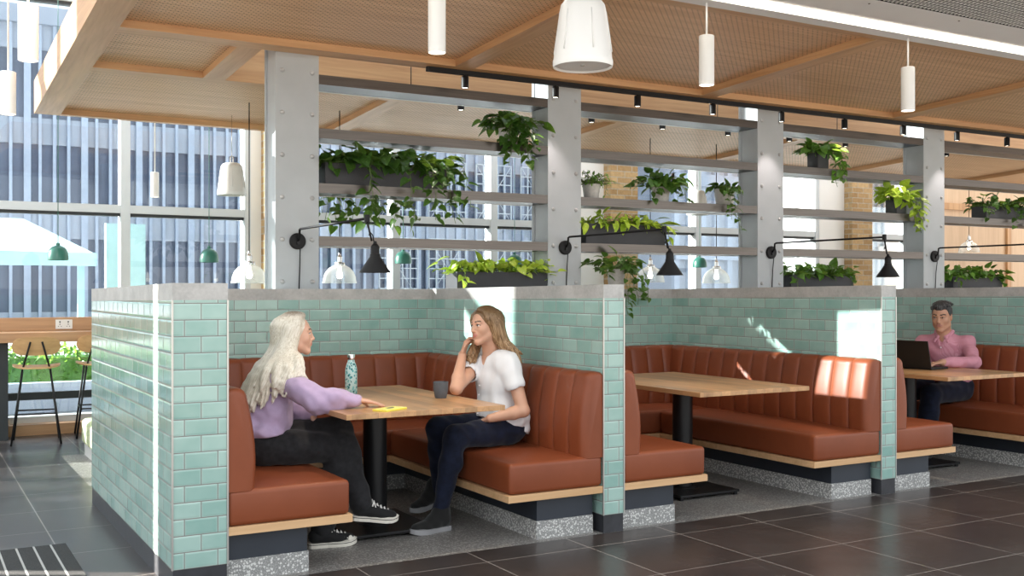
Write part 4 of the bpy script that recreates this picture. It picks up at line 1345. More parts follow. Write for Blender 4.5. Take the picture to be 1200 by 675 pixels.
def vox_obj(name, vx, mats, parent=None, base=(0, 0, 0), matfn=None, smooth=1, one=False):
    V, Q = vx.mesh()
    if one: V, Q = biggest(V, Q)
    if smooth: V = relax(V, Q, smooth, .45)
    me = bpy.data.meshes.new(name)
    me.vertices.add(len(V)); me.vertices.foreach_set('co', (V - V3(base)).astype(np.float32).ravel())
    me.loops.add(len(Q) * 4); me.loops.foreach_set('vertex_index', Q.astype(np.int32).ravel())
    me.polygons.add(len(Q))
    me.polygons.foreach_set('loop_start', np.arange(0, len(Q) * 4, 4, dtype=np.int32))
    for m in (mats if isinstance(mats, (list, tuple)) else [mats]): me.materials.append(m)
    if matfn is not None:
        me.polygons.foreach_set('material_index', matfn(V[Q].mean(1)).astype(np.int32))
    me.update(calc_edges=True); me.validate()
    me.polygons.foreach_set('use_smooth', [True] * len(me.polygons))
    o = bpy.data.objects.new(name, me); COL.objects.link(o)
    if parent is not None: o.parent = parent
    else: o.location = base
    return o

class Waves:
    """sum of sine waves: soft cloth folds"""
    def __init__(s, seed, n, lo, hi, axis_scale=(1, 1, 1)):
        r = np.random.default_rng(seed)
        d = r.normal(size=(n, 3)); d /= np.linalg.norm(d, axis=1)[:, None]
        s.k = d * r.uniform(lo, hi, n)[:, None] * np.array(axis_scale)
        s.p = r.uniform(0, 6.28, n); s.n = n
    def __call__(s, P):
        return np.sin(P @ s.k.T + s.p).sum(1) / math.sqrt(s.n)
# ================================================================ people
def skin_mat(name, c, lipc):
    ms = []
    for nm, col, ro in ((name, c, .48), (name + '_lips', lipc, .4), (name + '_brow', (.10, .06, .04), .7), (name + '_lash', (.03, .02, .018), .6)):
        m, nt, b = new_mat(nm); g = N(nt)
        f = g.noise(g.coord('Object'), 9, 4)
        g.put(b.inputs['Base Color'], g.ramp(f, [(.3, tuple(q * .93 for q in col)), (.7, tuple(min(1, q * 1.05) for q in col))]))
        b.inputs['Roughness'].default_value = ro
        b.inputs['Subsurface Weight'].default_value = .12 if nm == name else 0
        b.inputs['Subsurface Radius'].default_value = (.012, .005, .003)
        b.inputs['Subsurface Scale'].default_value = 1
        ms.append(m)
    return ms
SKIN_A = skin_mat('fair_skin', (.66, .39, .28), (.55, .19, .15))
SKIN_B = skin_mat('tanned_skin', (.60, .34, .23), (.52, .20, .16))
SKIN_C = skin_mat('light_brown_skin', (.52, .28, .18), (.40, .17, .13))
for m_, c_ in ((SKIN_C[2], (.02, .018, .016)),):
    for n_ in m_.node_tree.nodes:
        if n_.type == 'VALTORGB':
            for e_ in n_.color_ramp.elements: e_.color = (*c_, 1)

def cloth(name, c, rough=.85, var=.08, vscale=25, weave=0, wscale=900, sheen=.2):
    return plain(name, c, rough, 0, .25, var, vscale, weave, wscale, sheen=sheen)
M['sweater'] = cloth('lilac_knit', (.46, .35, .52), var=.06, weave=.35, wscale=420)
M['black_denim'] = cloth('black_denim', (.016, .016, .018), var=.3, vscale=40, sheen=.1)
M['navy_denim'] = cloth('navy_denim', (.006, .0095, .025), var=.35, vscale=30, sheen=.1)
M['blouse'] = cloth('white_blouse', (.74, .75, .77), .7, var=.02)
def pink_check():
    m, nt, b = new_mat('pink_fine_check'); g = N(nt)
    co = g.coord('Object'); x, y, z = g.sep(co)
    a = g.math('LESS_THAN', g.math('FRACT', g.math('MULTIPLY', z, 110)), .35); c = g.math('LESS_THAN', g.math('FRACT', g.math('MULTIPLY', g.math('ADD', x, y), 110)), .35)
    g.put(b.inputs['Base Color'], g.mix(g.math('MULTIPLY', g.math('ADD', a, c), .5), (.62, .30, .37), (.46, .16, .22)))
    b.inputs['Roughness'].default_value = .8
    return m
M['pink_shirt'] = pink_check()
M['canvas_black'] = cloth('black_canvas', (.012, .012, .013), .8, sheen=.1)
M['suede_black'] = cloth('black_suede', (.014, .014, .014), .9, sheen=.2)
M['rubber_white'] = plain('off_white_rubber', (.74, .70, .62), .5, 0, var=.03)
M['rubber_grey'] = plain('grey_rubber', (.30, .30, .31), .6, 0, var=.1)
M['lace_white'] = plain('white_laces', (.78, .76, .72), .8, 0, var=.03)
M['eye'] = plain('eye_white', (.72, .70, .68), .2, 0, var=0)
M['iris'] = plain('iris', (.06, .045, .035), .15, 0, var=0)
M['shirt_button'] = plain('pale_button', (.75, .70, .70), .4, 0, var=0)
def hair_mat(name, stops, rough=.42, tilt=0.0, roots=None):
    m, nt, b = new_mat(name); g = N(nt)
    co = g.coord('Object')
    n1 = g.noise(g.mapping(g.mapping(co, rot=(0, tilt, 0)), sca=(190, 190, 6)), 1, 3, .6, .8)
    col = g.ramp(n1, stops)
    if roots:                                    # darker regrowth along the parting
        c, r0, r1, dark = roots
        vm = g.node('ShaderNodeVectorMath', operation='DISTANCE'); g.put(vm.inputs[0], g.mapping(co, sca=(.8, 1.3, 1))); vm.inputs[1].default_value = (c[0] * .8, c[1] * 1.3, c[2])
        mr = g.node('ShaderNodeMapRange'); g.put(mr.inputs[0], g.math('ADD', vm.outputs['Value'], g.math('MULTIPLY', n1, .03))); mr.inputs[1].default_value = r0; mr.inputs[2].default_value = r1; mr.inputs[3].default_value = 1; mr.inputs[4].default_value = 0
        col = g.mix(mr.outputs[0], col, dark)
    g.put(b.inputs['Base Color'], col)
    b.inputs['Roughness'].default_value = rough; b.inputs['Specular IOR Level'].default_value = .35
    g.put(b.inputs['Normal'], g.bump(n1, .2, .003))
    return m
M['hair_platinum'] = hair_mat('platinum_hair', [(.3, (.48, .41, .31)), (.5, (.74, .68, .57)), (.7, (.86, .82, .74))], tilt=-.42, roots=((.155, .012, .785), .035, .095, (.16, .12, .085)))
M['hair_honey'] = hair_mat('honey_blonde_hair', [(.32, (.10, .055, .025)), (.5, (.30, .18, .09)), (.72, (.62, .45, .27))], tilt=.3, roots=((-.11, -.04, .812), .06, .19, (.13, .075, .035)))
M['hair_black'] = hair_mat('short_greying_black_hair', [(.35, (.012, .012, .013)), (.55, (.045, .045, .047)), (.72, (.19, .19, .195))])

def basis(f, up=(0, 0, 1)):
    """columns: forward, left, up"""
    f = unit(f); u = V3(up); l = unit(np.cross(u, f)); u = np.cross(f, l)
    return np.stack([f, l, u], 1)

def head(vx, c, R, s, male=False, lid=.0175):
    """head field; local axes: forward, left, up; c is the centre of the head"""
    def W(x, y, z): return V3(c) + R @ (V3(x, y, z) * s)
    E = lambda p, r, k=.012, op='add': vx.ell(W(*p), V3(r) * s, R, k * s, op)
    C = lambda p, q, r1, r2, k=.012, op='add': vx.cap(W(*p), W(*q), r1 * s, r2 * s, k * s, op)
    E((-.014, 0, .034), (.098, .077, .086), .02)
    E((.022, 0, -.022), (.068, .061, .086), .03)
    w = .050 if male else .045
    for q in (1, -1):
        C((.012, w * q, -.064), (.066, .012 * q, -.100), .026 if male else .022, .018, .025)
        E((.050, .036 * q, -.020), (.030, .026, .028), .025)
        C((.086, .010 * q, .031), (.066, .050 * q, .032), .0095, .008, .014)                # brow ridge
        vx.ell(W(.094, .031 * q, .010), V3(.017, .019, .013) * s, R, .012 * s, 'sub')          # eye socket
        E((.0760, .031 * q, lid), (.0132, .0160, .0085), .003)                                # upper lid
        E((.0750, .031 * q, .0020), (.0132, .0155, .0062), .003)                              # lower lid
        E((-.012, .077 * q, -.004), (.019, .008, .031), .010)                                 # ear
        E((.097, .011 * q, -.029), (.011, .008, .0075), .005)                                 # nostril wing
    C((.088, 0, .022), (.106, 0, -.020), .0075, .0095, .010)
    E((.109, 0, -.023), (.0105, .0105, .0095), .006)
    E((.074, 0, -.099), (.019, .021, .018), .02)
    E((.078, 0, -.056), (.020, .030, .022), .02)
    C((.0955, -.013, -.0495), (.0955, .013, -.0495), .0058, .0058, .006)
    C((.0935, -.012, -.0600), (.0935, .012, -.0600), .0066, .0066, .006)
    vx.cap(W(.104, -.022, -.0548), W(.104, .022, -.0548), .0035 * s, .0035 * s, .003 * s, 'sub')
    return W

def face_mat(c, R, s, brow=True):
    """material index for face polygons: 0 skin, 1 lips, 2 brow, 3 lash line"""
    c = V3(c)
    def fn(P):
        q = (P - c) @ R / s
        x, y, z = q[:, 0], np.abs(q[:, 1]), q[:, 2]
        m = np.zeros(len(P), int)
        near = np.abs(q).max(1) < .16
        lips = near & (x > .078) & (((z + .0548) / .0125) ** 2 + (y / .025) ** 2 < 1)
        m[lips] = 1
        zc = .0375 - ((y - .034) / .03) ** 2 * .006
        m[near & (x > .05) & (y > .012) & (y < .054) & (np.abs(z - zc) < .0042)] = 2
        zl = .0165 - ((y - .031) / .018) ** 2 * .0065
        m[near & (x > .06) & (y > .013) & (y < .050) & (np.abs(z - zl) < .0028)] = 3
        return m
    return fn

def add_eyes(t, base, W, R, s):
    for q in (1, -1):
        bm = B()
        bmesh.ops.create_uvsphere(bm, u_segments=20, v_segments=14, radius=.0112 * s)
        f = Vector(R[:, 0])
        rot = Vector((0, 0, 1)).rotation_difference(f)
        c = Vector(W(.0766, .031 * q, .0090)) - Vector(base)
        for fc in bm.faces:
            if fc.calc_center_median().normalized().z > .88: fc.material_index = 1
        for v in bm.verts: v.co = rot @ v.co + c
        obj('eye', bm, [M['eye'], M['iris']], t, smooth=True, uv=False)

def hand(vx, w, d, n, side, curl=(.25, .3, .35, .45), spread=.10, s=1.0, thumb=(.5, .25), k=.006, tips=None):
    """palm and five separate fingers. w wrist, d towards the fingers, n out of the back of the hand, side towards the thumb"""
    w, d = V3(w), unit(d); n = unit(V3(n) - d * (V3(n) @ d)); sd = unit(np.cross(d, n)); sd = sd if sd @ V3(side) > 0 else -sd
    P = lambda a, b, c=0: w + (d * a + sd * b + n * c) * s
    offs = (.027, .009, -.009, -.026); kn = (.088, .091, .086, .078)
    seg = ((.040, .024, .019), (.044, .028, .020), (.041, .026, .019), (.032, .019, .017))
    for i in range(4):
        vx.cap(P(.0, offs[i] * .55), P(kn[i], offs[i]), .0135 * s, .0105 * s, .012 * s, flat=(n, .85))
    vx.cap(P(.03, .0), P(.06, .0), .024 * s, .026 * s, .012 * s, flat=(n, .5))
    for i in range(4):
        a = spread * (1.5 - i) * .6
        dd = unit(d * math.cos(a) + sd * math.sin(a)); p = P(kn[i], offs[i]); ang = 0
        for j, L in enumerate(seg[i]):
            ang += curl[i] * (.9, 1.1, .7)[j] * (1 if j else .8)
            q = p + (dd * math.cos(ang) - n * math.sin(ang)) * L * s
            vx.cap(p, q, (.0088, .0080, .0072)[j] * s, (.0082, .0074, .0062)[j] * s, .003 * s)
            p = q
    p = P(.022, .026, -.004); ang = thumb[0]
    vx.cap(P(.012, .012), p, .013 * s, .0125 * s, .010 * s)
    for j, (L, r) in enumerate(((.036, .0115), (.030, .0092), (.024, .0080))):
        q = p + (d * math.cos(ang) * 1.0 + sd * math.sin(ang) - n * (.15 + .2 * j)) / 1.05 * L * s
        vx.cap(p, q, r * s, r * .88 * s, .005 * s); p = q; ang -= thumb[1]

def limb(vx, pts, rs, k=.02):
    for a, b, r1, r2 in zip(pts, pts[1:], rs, rs[1:]): vx.cap(a, b, r1, r2, k)
def lerp(a, b, t): return V3(a) + (V3(b) - V3(a)) * t

def torso(vx, J, e=0.0, w=1.0, k=.05, low=True):
    """trunk between pelvis and neck; e inflates it (clothes), w widens it"""
    R = J['R']; pe, ch, ne = V3(J['pelvis']), V3(J['chest']), V3(J['neck'])
    up = unit(ch - pe); f = unit(R[:, 0] - up * (R[:, 0] @ up)); T = np.stack([f, np.cross(up, f), up], 1)
    J['T'] = T
    if low: vx.ell(pe, V3(.125 + e, .172 * w + e, .125 + e), T, k)
    vx.ell(lerp(pe, ch, .5), V3(.105 + e, .138 * w + e, .16 + e), T, k)
    vx.ell(ch, V3(.112 + e, .160 * w + e, .165 + e), T, k)
    for a in ('L', 'R'):
        vx.cap(lerp(ch, ne, .70), J['sho' + a], .055 + e, .050 + e, k)

def shoe(t, base, ankle, heel, toe, up, kind, side, s=1.0):
    """low shoe: upper, sole, toe cap and laces. heel / toe are points on the ground line of the sole"""
    heel, toe = V3(heel), V3(toe); d = unit(toe - heel); L = float(np.linalg.norm(toe - heel))
    u = unit(V3(up) - d * (V3(up) @ d)); l = np.cross(u, d)
    P = lambda a, b, c: heel + d * a * L + l * b + u * c
    lo = np.minimum(np.minimum(heel, toe), V3(ankle)) - .09; hi = np.maximum(np.maximum(heel, toe), V3(ankle)) + .09
    hs = .026
    vx = Vox(lo, hi, .0035)
    vx.cap(P(.16, 0, .055), P(.42, 0, .052), .037, .036, .02)
    vx.cap(P(.42, 0, .052), P(.84, .003 * side, .036), .038, .030, .03, flat=(u, .82))
    vx.cap(P(.62, .008, .036), P(.62, -.008, .036), .032, .032, .02, flat=(u, .8))
    vx.cap(P(.18, 0, .06), lerp(P(.20, 0, .085), ankle, .6), .036, .037, .02)
    if kind == 'suede': vx.cap(P(.17, 0, .085), P(.20, 0, .125), .040, .042, .02); vx.cap(P(.40, 0, .07), P(.24, 0, .115), .036, .040, .03)
    vx.half(P(0, 0, hs * .6), -u)
    up_m = M['canvas_black'] if kind == 'canvas' else M['suede_black']
    o = vox_obj('shoe', vx, up_m, t, base)
    # sole: outline extruded
    def outline(z, g=0.0, trim=(0, 1)):
        pts = []
        half = [(.0, .0), (.01, .018), (.05, .030), (.16, .034), (.38, .033), (.58, .043), (.72, .046), (.86, .040), (.95, .026), (.995, .010), (1.0, 0)]
        A = [(a, b + (g if 0 < a < 1 else 0)) for a, b in half] + [(a, -b - (g if 0 < a < 1 else 0)) for a, b in half[-2:0:-1]]
        return [Vector(P(a + (0 if 0 < a < 1 else (g / L if a else -g / L)), b, z + .012 * max(0, (a - .75) / .25) ** 2)) - Vector(base) for a, b in A]
    def slabm(z0, z1, g):
        bm = B()
        r0 = [bm.verts.new(p) for p in outline(z0, g)]; r1 = [bm.verts.new(p) for p in outline(z1, g)]
        n = len(r0)
        for i in range(n): bm.faces.new((r0[i], r0[(i + 1) % n], r1[(i + 1) % n], r1[i]))
        bm.faces.new(r0[::-1]); bm.faces.new(r1); recalc(bm); return bm
    obj('sole', slabm(0, hs, .002), M['rubber_white'] if kind == 'canvas' else M['rubber_grey'], o, smooth=False, uv=False)
    if kind == 'canvas':
        obj('sole_stripe', slabm(hs * .66, hs * .78, .0028), M['canvas_black'], o, uv=False)
        vx = Vox(lo, hi, .0035)
        vx.cap(P(.84, .0, .032), P(.885, 0, .026), .0325, .028, .02, flat=(u, .8)); vx.half(P(0, 0, hs * .8), -u); vx.half(P(.80, 0, 0), -d)
        vox_obj('toe_cap', vx, M['rubber_white'], o, base)
        bm = B()
        for i in range(5):
            a = .40 + i * .080; h = .099 - i * .0080 + (.006 if i == 0 else 0)
            for sg in (1, -1):
                tube(bm, [Vector(P(a, -.030 * sg, h - .022)) - Vector(base), Vector(P(a + .035, 0, h + .001)) - Vector(base), Vector(P(a + .07, .029 * sg, h - .028)) - Vector(base)], .0040, 6)
        tube(bm, [Vector(P(.40, 0, .097)) - Vector(base), Vector(P(.42, .03, .105)) - Vector(base), Vector(P(.46, .034, .085)) - Vector(base)], .003, 6)
        obj('laces', bm, M['lace_white'], o, uv=False)
    else:
        bm = B()
        for i in range(4):
            a = .42 + i * .085; h = .094 - i * .0085
            tube(bm, [Vector(P(a, -.020, h - .010)) - Vector(base), Vector(P(a + .02, 0, h + .001)) - Vector(base), Vector(P(a, .020, h - .010)) - Vector(base)], .003, 6)
        obj('laces', bm, M['suede_black'], o, uv=False)
    return o

def legs(vx, J, e, rs=(.088, .060, .058, .040), k=.035):
    for a in ('L', 'R'):
        h, kn, an = V3(J['hip' + a]), V3(J['knee' + a]), V3(J['ank' + a])
        vx.cap(h, kn, rs[0] + e, rs[1] + e, k); vx.cap(kn, lerp(kn, an, .35), rs[1] + e - .004, rs[2] + e, k); vx.cap(lerp(kn, an, .35), an, rs[2] + e, rs[3] + e, k)

def bounds(J, keys, m):
    P = np.array([J[k] for k in keys]); return P.min(0) - m, P.max(0) + m

def body(t, base, J, skin, male=False, res=.0042, lid=.0175):
    allk = [k for k in J if k not in ('R', 'T', 'HR', 'hs', 'hands')]
    lo, hi = bounds(J, allk, .21)
    vx = Vox(lo, hi, res)
    torso(vx, J, -.012, 1.0 if not male else 1.08)
    legs(vx, J, -.006)
    W = head(vx, J['head'], J['HR'], J['hs'], male, lid)
    r = .056 if male else .047
    vx.cap(lerp(J['neck'], J['chest'], .1), W(-.022, 0, -.055), r + .004, r, .03)
    for a in ('L', 'R'):
        sh, el, wr = V3(J['sho' + a]), V3(J['elb' + a]), V3(J['wri' + a])
        f = 1.12 if male else 1.0
        vx.cap(sh, el, .046 * f, .036 * f, .02); vx.cap(el, lerp(el, wr, .3), .036 * f, .0365 * f, .015); vx.cap(lerp(el, wr, .3), wr, .0365 * f, .0245 * f, .015)
        hand(vx, wr, **J['hands'][a])
        an = V3(J['ank' + a]); vx.cap(an, an + V3(0, 0, .02), .034, .036, .02)
    o = vox_obj('body', vx, skin, t, base, face_mat(J['head'], J['HR'], J['hs']))
    add_eyes(t, base, W, J['HR'], J['hs'])
    return W

def locks(vx, paths, r0, r1, k):
    for pts in paths:
        n = len(pts) - 1
        for i in range(n):
            f0, f1 = i / n, (i + 1) / n
            ra = r0 + (r1 - r0) * f0 ** 1.3; rb = r0 + (r1 - r0) * f1 ** 1.3
            vx.cap(pts[i], pts[i + 1], ra, rb, k)
def spline(ctrl, n):
    """Catmull-Rom through control points"""
    c = [V3(p) for p in ctrl]; c = [2 * c[0] - c[1]] + c + [2 * c[-1] - c[-2]]
    out = []
    m = len(c) - 3
    for i in range(n + 1):
        u = i / n * m; j = min(int(u), m - 1); t = u - j
        p0, p1, p2, p3 = c[j:j + 4]
        out.append(.5 * ((2 * p1) + (-p0 + p2) * t + (2 * p0 - 5 * p1 + 4 * p2 - p3) * t * t + (-p0 + 3 * p1 - 3 * p2 + p3) * t ** 3))
    return out

def push_out(paths, vx, dist, skip=3):
    """lift lock points out of a field so that hair lies on the cloth"""
    g = vx.g
    def val(P):
        q = (P - vx.lo) / vx.res
        i = np.clip(q.astype(int), 0, np.array(g.shape) - 2); f = np.clip(q - i, 0, 1)
        o = 0
        for a in (0, 1):
            for b in (0, 1):
                for c in (0, 1):
                    wgt = (f[:, 0] if a else 1 - f[:, 0]) * (f[:, 1] if b else 1 - f[:, 1]) * (f[:, 2] if c else 1 - f[:, 2])
                    o = o + wgt * g[i[:, 0] + a, i[:, 1] + b, i[:, 2] + c]
        return o
    out = []
    for pts in paths:
        P = np.array(pts)
        for _ in range(14):
            d = val(P); m = d < dist
            m[:skip] = False
            if not m.any(): break
            h = vx.res * 1.5
            G = np.stack([val(P + np.eye(3)[i] * h) - val(P - np.eye(3)[i] * h) for i in range(3)], 1)
            G /= np.linalg.norm(G, axis=1)[:, None] + 1e-6
            P = P + np.where(m, np.minimum(dist - d, .012), 0)[:, None] * G
        out.append(list(P))
    return out
# ---------------------------------------------------------------- woman in lilac, facing +x, legs crossed
def woman_lilac():
    base = (1.68, 5.54, .44)
    t = thing('person', 'woman with long platinum hair in a lilac sweater, arm resting on the table', 'person', base)
    HR = basis((1, -.22, -.04))
    J = dict(R=basis((1, -.05, 0)), pelvis=(1.640, 5.545, .555), chest=(1.705, 5.545, .815), neck=(1.765, 5.545, .965), head=(1.845, 5.55, 1.120), HR=HR, hs=.870,
             shoR=(1.715, 5.405, .905), elbR=(1.850, 5.225, .790), wriR=(2.055, 5.185, .790),
             shoL=(1.735, 5.695, .905), elbL=(1.800, 5.735, .695), wriL=(1.925, 5.520, .690),
             hipR=(1.660, 5.465, .535), kneeR=(2.060, 5.400, .515), ankR=(1.935, 5.385, .095),
             hipL=(1.660, 5.625, .545), kneeL=(2.055, 5.475, .595), ankL=(2.120, 5.300, .225))
    J['hands'] = {'R': dict(d=(1, .05, -.20), n=(0.1, 0, 1), side=(0, 1, 0), curl=(.10, .10, .12, .15), spread=.12, s=.90, thumb=(.55, .3)),
                  'L': dict(d=(.25, -.35, -.9), n=(.75, -.6, .4), side=(.6, .6, -.2), curl=(.25, .25, .3, .35), spread=.08, s=.90, thumb=(.4, .3))}
    W = body(t, base, J, SKIN_A)
    # knit sweater with full sleeves
    lo, hi = bounds(J, ['pelvis', 'neck', 'shoR', 'shoL', 'elbR', 'elbL', 'wriR', 'wriL', 'chest'], .2)
    vx = Vox(lo, hi, .005)
    torso(vx, J, .010, .94, .05, low=False)
    T = J['T']
    vx.ell(lerp(J['pelvis'], J['chest'], .22), V3(.118, .158, .10), T, .04)
    vx.ell(lerp(J['pelvis'], J['chest'], .48) + T[:, 0] * .012, V3(.122, .160, .13), T, .04)
    vx.ell(V3(J['pelvis']) + V3(.0, 0, .060), V3(.152, .196, .060), T, .03)
    vx.cap(V3(J['neck']) + V3(-.012, 0, -.015), V3(J['neck']) + V3(.004, 0, .030), .066, .058, .02)
    for a in ('R', 'L'):
        sh, el, wr = V3(J['sho' + a]), V3(J['elb' + a]), V3(J['wri' + a])
        vx.cap(sh, lerp(sh, el, .6), .055, .060, .04); vx.cap(lerp(sh, el, .6), el, .060, .060, .04)
        vx.cap(el, lerp(el, wr, .45), .060, .054, .03); vx.cap(lerp(el, wr, .45), lerp(el, wr, .80), .054, .042, .03); vx.cap(lerp(el, wr, .80), lerp(el, wr, .96), .037, .034, .012)
    wv, wv2 = Waves(4, 16, 22, 60), Waves(8, 14, 60, 140)
    vx.push(lambda P: .0060 * wv(P) + .0030 * wv2(P))
    vx.half(V3(J['pelvis']) + V3(0, 0, .045), (.10, 0, -1), .008)
    # hollow neckline
    vx.cap(V3(J['neck']) + V3(.0, 0, .01), W(-.02, 0, -.05), .052, .050, .004, 'sub')
    # keep the resting forearm off the table top
    vx.half((0, 0, .702), (0, 0, -1)) if False else None
    vox_obj('sweater', vx, M['sweater'], t, base); knit = vx
    # black jeans
    lo, hi = bounds(J, ['pelvis', 'hipR', 'hipL', 'kneeR', 'kneeL', 'ankR', 'ankL'], .2)
    vx = Vox(lo, hi, .005)
    vx.ell(V3(J['pelvis']) + V3(.0, 0, .0), V3(.135, .182, .115), J['T'], .05)
    legs(vx, J, .008, rs=(.092, .068, .064, .050))
    wv = Waves(14, 14, 30, 85)
    vx.push(lambda P: .0035 * wv(P))
    vx.half((0, 0, .437), (0, 0, -1), .0) if False else None
    for a in ('R', 'L'):
        an, kn = V3(J['ank' + a]), V3(J['knee' + a])
        vx.half(an - unit(kn - an) * .0, -unit(kn - an), .002) if False else None
    vox_obj('jeans', vx, M['black_denim'], t, base)
    # canvas shoes
    shoe(t, base, J['ankR'], (1.855, 5.385, .0), (2.115, 5.350, .0), (0, 0, 1), 'canvas', 1)
    dl = unit((1, -.22, -.12)); hl = V3(J['ankL']) - dl * .055 - V3(0, 0, .088)
    shoe(t, base, J['ankL'], hl, hl + dl * .255, (.10, -.12, 1), 'canvas', -1)
    # long straight hair, parted in the middle
    lo, hi = V3(1.42, 5.30, .68), V3(2.02, 5.80, 1.29)
    vx = Vox(lo, hi, .0042)
    s = J['hs']
    vx.ell(W(-.024, 0, .036), V3(.103, .085, .092) * s, HR, .01)
    vx.ell(W(.105, 0, -.005), V3(.092, .085, .108) * s, HR, .006, 'sub')
    r = np.random.default_rng(3); paths = []
    # smooth underlying fall of hair
    for y_, z_, x_, ra in ((0, .78, 1.560, .022), (-.05, .78, 1.565, .022), (.05, .78, 1.565, .022), (-.09, .79, 1.59, .020), (.09, .79, 1.59, .020)):
        pts = spline([W(-.045, y_ * .75, .03), W(-.065, y_ * .8, -.07), lerp(W(-.07, y_ * .85, -.10), (x_, 5.545 + y_, z_), .55) + V3(-.012, 0, 0), (x_, 5.545 + y_, z_)], 8)
        locks(vx, [pts], .050, ra, .02)
    for pts in ([(1.745, 5.430, 1.00), (1.685, 5.365, .955), (1.660, 5.340, .86)], [(1.715, 5.450, 1.00), (1.640, 5.400, .945), (1.605, 5.385, .84)], [(1.760, 5.425, .99), (1.735, 5.352, .955), (1.735, 5.335, .88)]):
        locks(vx, [spline([W(-.04, -.075, -.03)] + pts, 10)], .032, .009, .025)
    for i in range(300):
        ph = math.radians(72) + (i + r.random()) / 300 * math.radians(216); sgn = 1 if ph < PI else -1
        cx_, sy_ = math.cos(ph), math.sin(ph)
        xc = .040 - .11 * r.random(); crown = W(xc, .004 * sgn, .126 - 3.4 * (xc + .010) ** 2)
        p1 = W(-.026 + .104 * cx_, .087 * sy_, .058 + .02 * r.random())
        p2 = W(-.034 + .104 * cx_, .092 * sy_, -.020)
        p3 = W(-.050 + .100 * cx_ + (.012 if cx_ > 0 else 0), .096 * sy_, -.095)
        f = min(1, max(0, (cx_ + .90) / 1.20)); f = f * f * (3 - 2 * f)
        e = V3(1.545 + .255 * f + r.uniform(-.022, .022), 5.545 + (.165 + .060 * f) * sy_ + r.uniform(-.012, .012), .735 + .145 * f + r.uniform(-.025, .04))
        m = lerp(p3, e, .5) + V3(-.014 * (1 - f), (.012 + .040 * f) * sy_, .01 + .02 * f)
        paths.append(spline([crown, p1, p2, p3, m, e], 16))
    paths = push_out(paths, knit, .006)
    locks(vx, paths, .0090, .0030, .011)
    vx.ell(W(.108, 0, -.030), V3(.084, .072, .098) * s, HR, .004, 'sub')
    vox_obj('hair', vx, M['hair_platinum'], t, base, smooth=9, one=True)
    return t
woman_lilac()
